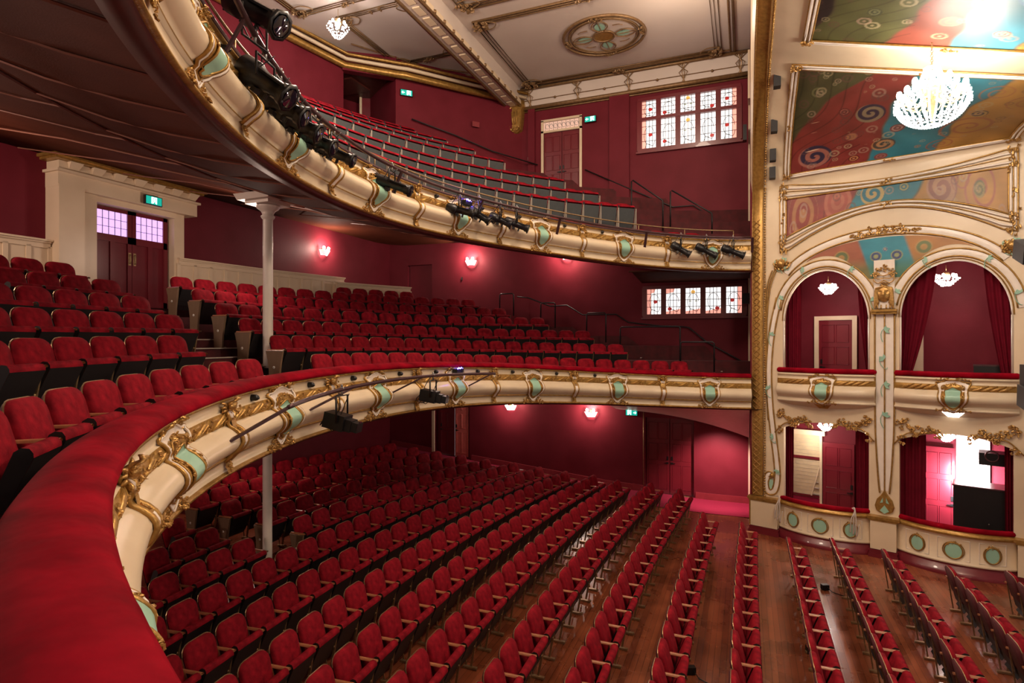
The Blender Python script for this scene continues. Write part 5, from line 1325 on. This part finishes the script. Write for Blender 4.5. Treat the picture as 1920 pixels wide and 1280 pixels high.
m.build('crystal_garland', 'crystal', gc)
top = None
for z in np.linspace(cc.z + .5, cc.z + 3, 200):
    # height of the splay above the chandelier
    s_ = (cc.x - .9) / 4.1
m = MB(); zt = cc.z + 1.45
for k in range(24):
    z = cc.z + .5 + (zt - cc.z - .5) * k / 24; r_ = .022
    m.tube([(r_ * cos(b) * (k % 2), r_ * cos(b) * (1 - k % 2), z - cc.z + .03 + .028 * sin(b)) for b in [2 * pi * i / 8 for i in range(8)]], .005, 4, closed=True)
m.build('chain', 'brass', gc)
m = MB(); m.lathe([(.0, zt - cc.z - .06), (.05, zt - cc.z - .05), (.10, zt - cc.z), (.11, zt - cc.z + .03)], None, 14); m.build('ceiling_rose', 'gold', gc)
lamp('chandelier_lamp', 'POINT', cc + Vector((0, 0, -.05)), 230, (1, .88, .76), .45)

# ------------------------------------------------------------------ stained glass
def stained(no, x0, x1, z0, z1, nc, rows, seed, flowers):
    m = MB(); f_ = .10                                   # painted timber frame and mullions
    T = F_FAR @ Matrix.Rotation(0, 4, 'X')
    for z in [z0] + [r_[1] for r_ in rows]: m.box(((x0 + x1) / 2, .015, z), (x1 - x0 + .1, .14, f_), 0, T=T)
    W = (x1 - x0) / nc
    for k in range(nc + 1): m.box((x0 + W * k, .02, (z0 + z1) / 2), (.155, .12, z1 - z0), 0, T=T)
    m.box(((x0 + x1) / 2, -.03, z0 - .08), (x1 - x0 + .2, .14, .05), 0, T=T)
    struct(m, 'window_%d' % no, 'doorred')
    rnd = random.Random(seed)
    for (a, b) in rows:
        for k in range(nc):
            px0, px1, pz0, pz1 = x0 + W * k + .07, x0 + W * (k + 1) - .07, a + .03, b - .03; w_, h_ = px1 - px0, pz1 - pz0
            root = empty('stained_glass_pane', T @ Vector(((px0 + px1) / 2, .05, pz0)), 'pane', 'window pane', 'stained glass panes'); loc = locr(root)
            pos = ['far left', 'second', 'middle', 'fourth', 'far right'][k]
            root['label'] = '%s backlit stained glass pane of the %s' % (pos, flowers + (' upper row' if len(rows) > 1 and a > z0 + .5 else (' lower row' if len(rows) > 1 else '')))
            P = lambda u, v, d=.05: T @ Vector((px0 + u * w_, d, pz0 + v * h_))
            m = MB(); m.add([P(0, 0, .06), P(1, 0, .06), P(1, 1, .06), P(0, 1, .06)], [(0, 1, 2, 3)], 0)
            edge = k in (0, nc - 1); q0 = 0 if k == 0 else .72
            if edge: m.add([P(q0, 0, .055), P(q0 + .28, 0, .055), P(q0 + .28, 1, .055), P(q0, 1, .055)], [(0, 1, 2, 3)], 1)
            if h_ > .4 and not edge and len(rows) == 1: m.add([P(0, 0, .055), P(1, 0, .055), P(1, .22, .055), P(0, .12, .055)], [(0, 1, 2, 3)], 1)
            if len(rows) == 1 and k in (0, 1): m.add([P(0, .8, .054), P(.5, .85, .054), P(.6, 1, .054), P(0, 1, .054)], [(0, 1, 2, 3)], 1)
            loc(m).build('glass', ['daylight', 'pinkglass'], root)
            m = MB()
            for u in (.28, .5, .72): m.tube([P(u, 0, .045), P(u, 1, .045)], .008, 4)
            for v in ((.3, .55, .8) if h_ > .5 else (.5,)): m.tube([P(0, v, .045), P(1, v, .045)], .008, 4)
            m.tube([P(.5 + .36 * cos(q), .48 + (.3 if h_ > .5 else .34) * sin(q), .044) for q in [2 * pi * i / 18 for i in range(15)]], .007, 4)
            m.tube(spline([P(.2, .02, .044), P(.35, .2, .044), P(.75, .12, .044), P(.9, .3, .044)], 5), .008, 4)
            loc(m).build('leading', 'lead', root)
            m = MB(); fu, fv = ((.58, .5), (.25, .22), (.5, .84), (.75, .22), (.4, .5))[k]; s_ = .05
            m.add([P(fu, fv, .040) + Vector((s_ * 1.3 * cos(b_), 0, s_ * sin(b_) * (1 + .3 * (i % 2)))) for i, b_ in enumerate([2 * pi * i / 10 for i in range(10)])], [tuple(range(10))], 2 if k == 2 else 0)
            if k == 2:
                for s2 in (-1, 1): m.add([P(.5, .5, .04) + Vector((s2 * .09 + .05 * cos(b_), 0, .014 * sin(b_))) for b_ in [2 * pi * i / 8 for i in range(8)]], [tuple(range(8))], 1)
            loc(m).build('coloured_petal', ['redglass', 'greenglass', 'amberglass'], root)
stained(1, WINL[0], WINL[1], WINL[2], WINL[3], 5, [(5.72, 6.62)], 1, 'lower circle window')
stained(2, WINU[0], WINU[1], WINU[2], WINU[3], 5, [(11.05, 12.05), (12.05, 12.68)], 2, 'high gallery window')
# gallery side door with its leaded fanlight
T = frame((0, YF, 0), (1, 0, 0), (0, 0, 1))               # local z faces the house
for k, (x0, x1) in enumerate(((-6.45, -5.82), (-5.80, -5.17))):
    panel_door(x0, x1, 9.75, 12.05, -.06, 'maroon %s leaf of the gallery side doors under the leaded fanlight' % ('left', 'right')[k], T0=T, framed=False, hnd='R' if k == 0 else 'L', name='gallery_door')
M['fanglass'] = mat('dim cream leaded glass', (.7, .5, .42), .3, emit=(.75, .48, .38), es=.45)
fl = empty('leaded_fanlight', T @ Vector((-5.81, 12.1, 0)), 'leaded fanlight in a cream frame over the gallery side doors', 'fanlight'); loc = locr(fl)
m = MB(); m.box((-5.81, 12.28, -.03), (1.3, .30, .02), 0, T=T); loc(m).build('glass', ['fanglass'], fl)
m = MB()
for k in range(9):
    x = -6.4 + k * .148; m.tube([T @ Vector((x, 12.14, -.01)), T @ Vector((x, 12.42, -.01))], .005, 4)
    m.tube([T @ Vector((x + .07 + .06 * cos(b), 12.28 + .08 * sin(b), -.01)) for b in [i * .6 for i in range(10)]], .005, 4)
loc(m).build('leading', 'lead', fl)
m = MB()
for x in (-6.49, -5.13): m.box((x, 11.1, .02), (.08, 2.75, .06), 0, T=T)
for z in (12.09, 12.47): m.box((-5.81, z, .02), (1.44, .07, .06), 0, T=T)
loc(m).build('door_frame', 'cream', fl)
m = MB(); m.box((-5.81, 11.0, -.28), (1.5, 3.2, .02), 0, T=T); m.box((-2.25, 1.25, -.28), (1.6, 2.6, .02), 0, T=T); m.box((-10.0, 1.9, -.28), (1.6, 2.9, .02), 0, T=T); struct(m, 'door_2', 'doorred')
# stalls doors
for k, (x0, x1) in enumerate(((-2.98, -2.26), (-2.24, -1.52))):
    panel_door(x0, x1, .02, 2.44, -.20, 'dark maroon %s leaf of the stalls exit doors by the proscenium' % ('left', 'right')[k], T0=T, framed=False, hnd='R' if k == 0 else 'L', name='stalls_door')
panel_door(-10.55, -9.95, zf(-10) + .02, 3.05, -.12, 'dark maroon stalls door leaf beside the bright pink leaf', T0=T, framed=False, name='stalls_door')
panel_door(-9.88, -9.35, zf(-10) + .02, 3.05, -.05, 'pink panelled door leaf with daylight in its colour, standing open in the stalls', T0=T, framed=False, name='stalls_door', M_='litdoorpaint')
m = MB(); m.box((-10.78, 1.9, .02), (.10, 2.8, .06), 0, T=T); struct(m, 'trim_11', 'cream')
m = MB(); m.box((-9.915, 1.8, -.16), (.03, 2.5, .02), 0, T=T); struct(m, 'door_gap_glow', 'daylight')  # glowing strip stands in for daylight in the gap between the leaves
# gallery exit passage: cream framed doorway
q0 = Vector((-12.0, 16.6, 0)); T2 = frame((-11.9, 16.85, .62), (.80, .50, 0), (0, 0, 1))
m = MB(); m.box((.0, 11.75, .02), (.95, 2.1, .02), 1, T=T2); m.box((-.5, 11.7, .05), (.08, 2.2, .1), 0, T=T2); m.box((.0, 12.75, .05), (1.1, .09, .1), 0, T=T2)
m.add([T2 @ Vector(p) for p in ((.1, 10.8, .04), (.48, 10.8, .04), (.48, 12.6, .04), (.1, 12.6, .04))], [(0, 1, 2, 3)], 0)
m.add([T2 @ Vector(p) for p in ((.13, 11.0, .05), (.48, 11.0, .05), (.48, 11.85, .05), (.13, 12.05, .05))], [(0, 1, 2, 3)], 2)
tag(m.build('passage_doorway', ['cream', 'doorred', 'amberglass']), 'cream framed doorway inside the gallery exit passage', 'doorway')

# ------------------------------------------------------------------ exit signs
def exit_sign(p, right, lab, arrow):
    right = Vector(right).normalized(); T = frame(p, right, (0, 0, 1)); root = empty('exit_sign', p, lab, 'exit sign')
    T = frame((0, 0, 0), right, (0, 0, 1))
    m = MB(); m.box((0, 0, 0), (.40, .20, .06), 0, T=T); m.build('case', 'black', root)
    m = MB(); m.box((0, 0, .033), (.36, .17, .006), 0, T=T); m.build('lit_panel', 'exitgreen', root)
    m = MB(); x0 = 0 if arrow == 0 else -.07 * arrow
    bx = lambda x, y, w_, h_, mi=0: m.box((x0 + x, y, .039), (w_, h_, .006), mi, T=T)
    bx(-.055, 0, .012, .14); bx(.055, 0, .012, .14); bx(0, .065, .12, .012); bx(-.035, -.0, .03, .13)
    m.ball(T @ Vector((x0 + .012, .04, .042)), .012, 0, 6)
    for a, b in (((.0, .028), (.012, -.012)), ((.012, -.012), (-.012, -.035)), ((-.012, -.035), (-.02, -.06)), ((.012, -.012), (.035, -.03)), ((.035, -.03), (.03, -.06)), ((.0, .022), (.03, .01)), ((.0, .022), (-.02, .0))):
        m.bar(T @ Vector((x0 + a[0], a[1], .042)), T @ Vector((x0 + b[0], b[1], .042)), .011, .006, 0, up=T.to_3x3() @ Vector((0, 0, 1)))
    if arrow:
        ax = .09 * arrow; m.box((ax, 0, .039), (.06, .022, .006), 0, T=T)
        m.prism([(ax + arrow * .02, .045), (ax + arrow * .07, 0), (ax + arrow * .02, -.045)][::(-1 if arrow > 0 else 1)], T @ Matrix.Translation((0, 0, .036)), .006, 0)
    m.build('running_figure_symbol', 'exitwhite', root)
exit_sign((XB + .50, 8.93, 8.02), (0, 1, 0), 'green running-man exit sign above the lobby double doors', 0)
exit_sign((-3.42, YF - .08, H - 2.30), (1, 0, 0), 'green exit sign with right arrow on the stalls wall', 1)
exit_sign((-4.78, YF - .10, H + 7.38), (1, 0, 0), 'green exit sign with left arrow beside the gallery side doors', -1)
exit_sign((-9.95, 15.72, H + 7.85), (.72, .70, 0), 'green exit sign with left arrow beside the gallery exit passage', -1)

# ------------------------------------------------------------------ handrails
def rail(pts, lab, posts=(), r=.022, name='handrail'):
    m = MB(); m.tube(pts, r, 7)
    for a, b in posts: m.tube([a, b], r, 7)
    tag(m.build(name, 'black'), lab, 'handrail')
def on_far(u, v, y=YF - .09):
    k = (u - 960) / FPX; rx, ry = -SA + k * CA, CA + k * SA; d = y / ry; return Vector((rx * d, y, H + (640 - v) / FPX * d))
rail([on_far(*p) for p in ((970, 556), (990, 558), (1032, 574), (1063, 572), (1092, 590), (1155, 589), (1178, 604), (1240, 611), (1280, 612), (1292, 614), (1325, 641), (1392, 678), (1403, 678))], 'long black handrail stepping down the far circle wall')
def hoop(u0, u1, vt, vb0, vb1, y, lab, drop=None):
    a, b = on_far(u0, vt, y), on_far(u1, vt if drop is None else drop, y); a2, b2 = on_far(u0, vb0, y), on_far(u1, vb1, y); b.z = a.z if drop is None else b.z
    rail([a2, a - Vector((0, 0, .04)), a + Vector((.04, 0, 0)), b - Vector((.04, 0, 0)), b - Vector((0, 0, .04)), b2], lab)
hoop(937, 963, 551, 590, 592, 18.0, 'narrow black hoop rail at the top of the far circle stairs')
hoop(1014, 1041, 568, 612, 615, 17.8, 'second black hoop rail on the far circle stairs')
hoop(1100, 1136, 587, 640, 642, 17.6, 'third black hoop rail on the far circle stairs')
hoop(1163, 1275, 613, 676, 692, 17.3, 'wide black hoop rail beside the second circle row')
hoop(1276, 1339, 641, 693, 697, 17.1, 'lowest black hoop rail beside the front circle row')
rail([on_far(1097, 318), on_far(1190, 358), on_far(1262, 388), on_far(1300, 385), on_far(1342, 411)], 'black handrail on the far gallery wall below the high window')
Tc = (BR - REC1).normalized(); nn = Vector((Tc.y, -Tc.x, 0))
def on_cant(u, v):
    k = (u - 960) / FPX; rx, ry = -SA + k * CA, CA + k * SA; q = REC1 + nn * .1
    d = (q.x * Tc.y - q.y * Tc.x) / (rx * Tc.y - ry * Tc.x); return Vector((rx * d, ry * d, H + (640 - v) / FPX * d))
rail([on_cant(772, 223), on_cant(850, 252), on_cant(925, 284), on_far(1008, 309)], 'long black handrail on the canted gallery wall')
hoop(1184, 1243, 338, 415, 432, 17.2, 'left black hoop rail on the gallery stairs', 374)
hoop(1257, 1335, 357, 425, 438, 17.2, 'right black hoop rail on the gallery stairs', 398)
# stepped side stairs of the circle and gallery
m = MB()
for k in range(12):
    x = -9.6 + k * .78; z = H + .49 - .125 * k; m.box((x, 18.45, z / 2 + 1.7), (.8, .86, z - 3.4), 0)
    m.box((x + .37, 18.45, z + .01), (.05, .86, .02), 1)
struct(m, 'floor_stairs', ['carpetd', 'nosing'])
m = MB()
for k in range(11):
    x = -9.4 + k * .8; z = H + .64 - .13 * k; m.bar((x, YF - .015, z), (x + .8, YF - .015, z - .13), .05, .12)
struct(m, 'baseboard_circle', 'trimred')
m = MB()
for k in range(10):
    x = -6.9 + k * .68; z = max(H + 2.35, H + 4.7 - .27 * k); zb_ = max(H + 2.2, z - .6)
    m.box((x, 17.9, (z + zb_) / 2), (.7, 1.9, z - zb_), 0)
struct(m, 'floor_gallery_stairs', 'carpet')
# small fittings on the walls
def plate(p, right, w_, h_, lab, mt, cat='plate', name='wall_plate', d=.03):
    T = frame(p, right, (0, 0, 1)); m = MB(); m.box((0, 0, 0), (w_, h_, d), 0, T=T); tag(m.build(name, mt), lab, cat)
plate(on_far(1167, 323, YF - .02), (1, 0, 0), .26, .14, 'small brass plate on the far gallery wall', 'brass')
plate(on_cant(892, 233), Tc, .26, .17, 'small maroon vent plate on the canted gallery wall', 'trimred', 'vent', 'wall_vent')
plate(on_far(993, 297, YF - .02), (1, 0, 0), .13, .10, 'small white alarm call point left of the gallery doors', 'paper', 'alarm', 'alarm_call_point')
plate(on_far(866, 252 + 270, YF - .02), (1, 0, 0), .05, .10, 'tiny black wall hook above the circle seats', 'black', 'hook', 'wall_hook')
plate(Vector((.0, 18.2, H + 1.25)), (0, 1, 0), .22, .30, 'small black loudspeaker at the end of the circle window', 'black', 'loudspeaker', 'loudspeaker', .2)
plate(Vector((-.02, 18.3, H + 6.1)), (0, 1, 0), .25, .45, 'dark oval exit lamp edge-on beside the high window', 'black', 'lamp', 'edge_lamp', .1)
for k, z in enumerate((13.0, 12.2, 11.2, 10.0)):
    pt_ = vault((4.6, 3.6, 2.9, 2.4)[k], .62); T = frame(pt_ + Vector((0, -.05, -.05)), (1, 0, 0), (0, 0, 1)); m = MB(); m.box((0, 0, 0), (.14, .28, .2), 0, T=T)
    tag(m.build('slot_light', 'seatblack'), '%s black slot light on the cream splay beside the lattice moulding' % ['topmost', 'second highest', 'third highest', 'lowest'][k], 'light')
lamp('exit_downlight', 'SPOT', (-.75, 17.5, 2.2), 330, (1, .66, .62), .05, rot=(R(38), 0, 0), spot_size=R(100), spot_blend=.8)

# ------------------------------------------------------------------ line array at the right edge
def array_box(p, n, lab, w_=.9, hh=.30, dirx=None):
    root = empty('line_array_speaker', p, lab, 'loudspeaker')
    for k in range(n):
        m = MB(); a = .10 * k; cy = -hh * k; T = Matrix.Translation((.0 - .03 * k * k, -.0, cy)) @ Matrix.Rotation(YAW - .5, 4, 'Z') @ Matrix.Rotation(a, 4, 'X')
        rows = [[T @ Vector((x, -.32 * cos(x * 2.2) - .02, z)) for x in [(-.5 + i / 10) * w_ for i in range(11)]] for z in (-hh / 2 + .01, 0, hh / 2 - .01)]
        m.grid(rows, 0, flip=True); m.box((0, .1, 0), (w_, .5, hh - .02), 0, T=T)
        for i in range(6): m.tube([T @ Vector(((-.4 + i * .16) * w_, -.335 * cos((-.4 + i * .16) * w_ * 2.2) - .03, z)) for z in (-hh / 2, hh / 2)], .005, 4, 1)
        m.build('cabinet', ['seatblack', 'black'], root)
array_box(pix(2052, 345, 7.2), 4, 'black line array loudspeaker hanging at the right edge', .9, .27)
array_box(pix(2015, 707, 7.2), 2, 'black loudspeaker below the line array at the right edge', .9, .30)

# ------------------------------------------------------------------ stage lights
def profile_spot(hang, length, yaw, pitch, lab, r=.085, kind='profile', drop=.30):
    root = empty('stage_spotlight', hang, lab, 'stage light')
    A = Matrix.Translation((0, 0, -drop)) @ Matrix.Rotation(yaw, 4, 'Z') @ Matrix.Rotation(pitch, 4, 'Y')
    def part(m, nm, mt, par=root): return m.build(nm, mt, par)
    m = MB(); u = Matrix.Rotation(yaw, 4, 'Z').to_3x3() @ Vector((0, 1, 0))
    w_ = r * 1.45
    m.tube([u * w_ + Vector((0, 0, -drop)), u * w_ + Vector((0, 0, -.08)), u * -w_ + Vector((0, 0, -.08)), u * -w_ + Vector((0, 0, -drop))], .014, 5)
    part(m, 'yoke', 'black'); m = MB()
    m.tube([(0, 0, -.08), (0, 0, .03)], .016, 5); m.tube([(.03 * cos(b), 0, .03 * sin(b) + .0) for b in [i * .9 for i in range(6)]], .014, 5); m.ball((0, 0, .05), .02, 0, 5); part(m, 'hook_clamp', 'steel')
    m = MB(); L = length
    if kind == 'profile':
        m.lathe([(0, -.46 * L), (r * .8, -.45 * L), (r * 1.12, -.40 * L), (r * 1.15, -.18 * L), (r * .95, -.12 * L), (r * .8, -.02 * L), (r * .8, .30 * L), (r * .95, .31 * L), (r * .95, .44 * L)], A @ Matrix.Rotation(pi / 2, 4, 'Y'), 12)
        for s in (-1, 1): m.bar(A @ Vector((-.1 * L, s * r * .75, r * .5)), A @ Vector((.35 * L, s * r * .75, r * .5)), .02, .02, 0)
        m.box((-.06 * L, 0, -r * 1.1), (.05, .10, .05), 0, T=A); m.box((.12 * L, 0, -r * 1.0), (.03, .03, .08), 0, T=A)
        m.lathe([(r * .95, .40 * L), (r * 1.22, .41 * L), (r * 1.22, .445 * L), (r * .95, .45 * L)], A @ Matrix.Rotation(pi / 2, 4, 'Y'), 8)
    else:
        m.box((-.12 * L, 0, 0), (.52 * L, r * 2.3, r * 2.1), 0, T=A); m.box((.20 * L, 0, -.01), (.22 * L, r * 1.7, r * 1.6), 0, T=A); m.box((.37 * L, 0, -.01), (.2 * L, r * 1.5, r * 1.3), 0, T=A)
    part(m, 'lamp_body', 'black')
    m = MB(); m.lathe([(r * .82, .455 * L), (r * .5, .462 * L), (0, .466 * L)], A @ Matrix.Rotation(pi / 2, 4, 'Y'), 12); part(m, 'lens', 'lens')
    rnd = random.Random(int(abs(hang.x * 100 + hang.y * 10))); e = A @ Vector((-.42 * L, 0, 0)); m = MB()
    q = [e, e + Vector((-.08, -.02, -.10)), e + Vector((rnd.uniform(-.1, .1), .02, -.22 * rnd.random())), e * .4 + Vector((rnd.uniform(-.15, .05), rnd.uniform(-.08, .08), -.12)), Vector((-.05, 0, -.02)), Vector((0, 0, .03))]
    m.tube(spline(q, 6), .007, 5); q = [e, e + Vector((.05, .03, -.16)), e + Vector((.18, -.03, -.1)), Vector((.1, .02, -.05))]; m.tube(spline(q, 6), .006, 5); part(m, 'cable', 'black')
    return root
def near_pipe(fr, gp_, u):
    best = None
    for i in range(400):
        L = 2 + i * (fr.tot - 2.2) / 400; p = gp_(L); q = to_px(p)
        if q and (best is None or abs(q[0] - u) < best[0]) and L > 4.0: best = (abs(q[0] - u), L, p)
    return best[2]
# aimed to the right, towards the stage, and slightly down
SP = [(478, .75, -.25, .55, .12, 'uppermost stage light on the gallery pipe at the top left', -.22),
      (497, .70, -.10, .62, .12, 'long black stage light pointing down the gallery pipe, second from top', .30),
      (528, .66, .05, .5, .11, 'third stage light from the top of the gallery pipe', .34), (560, .62, .05, .45, .105, 'fourth stage light from the top, with red flecked lens', .34),
      (590, .60, -.05, .45, .10, 'fifth stage light from the top, beside the steel clamp', .34), (628, .66, -.05, .42, .085, 'sixth stage light from the top, long barrel', .32),
      (735, .80, -.2, .38, .085, 'single long stage light left of the blue glow', .30),
      (863, .62, -.1, .25, .085, 'leftmost stage light of the four grouped at the middle of the gallery', .34), (898, .55, -.1, .55, .085, 'second of the four grouped stage lights', .34),
      (940, .58, -.1, .42, .085, 'third of the four grouped stage lights', .34), (968, .62, -.1, .38, .085, 'rightmost of the four grouped stage lights', .36),
      (1278, .60, -.2, .55, .09, 'left stage light of the three beside the lattice moulding', .36), (1326, .66, -.2, .5, .09, 'middle stage light of the three beside the lattice moulding', .36), (1376, .66, -.2, .4, .09, 'right stage light of the three beside the lattice moulding', .36)]
for u, L, yw, pt_, r_, lb, dr in SP: profile_spot(near_pipe(fg, gpipe, u), L, yw + YAW, pt_, lb, r_, 'profile', dr)
profile_spot(near_pipe(fc, cpipe, 640) , .56, YAW - .25, .22, 'box shaped black floodlight hung on the circle lighting bar', .095, 'flood', .42)
profile_spot(near_pipe(fc, cpipe, 812), .56, YAW - .25, .16, 'smaller looking black floodlight further along the circle lighting bar', .095, 'flood', .36)
for u, v, fr, nm, L0_ in ((722, 694, fc, 'dress circle', 13.9), (733, 326, fg, 'gallery', 14.15)):
    L_ = L0_ - .0; root = empty('led_fixture', fr.W(L_, -.08, .08), 'small black fixture with bright blue lamps on the %s front' % nm, 'light'); T = Matrix.Identity(4)
    m = MB(); m.box((0, 0, 0), (.10, .26, .08), 0); m.box((.02, .1, .02), (.08, .08, .12), 0); m.build('housing', 'black', root)
    m = MB()
    for k in range(5): m.ball((.05, -.1 + .05 * k, .05 + .01 * (k % 2)), .014, 0, 5)
    m.build('led', 'blueled', root); lamp('led_lamp', 'POINT', root.location + Vector((.12, 0, .08)), 1.6, (.15, .1, 1), .02)
# things left under the seats
for k, (x, y, lb) in enumerate(((-.75, 8.9, 'nearest'), (.95, 10.2, 'middle'), (1.45, 12.9, 'farthest'))):
    m = MB(); m.box((x, y, .06), (.13, .09, .10), 0, rz=.4); m.tube([(x, y, .1), (x + .12, y - .1, .015), (x + .3, y - .2, .012)], .008, 5)
    tag(m.build('floor_box', 'black'), '%s small black floor socket box between the front stalls rows' % lb, 'socket box')
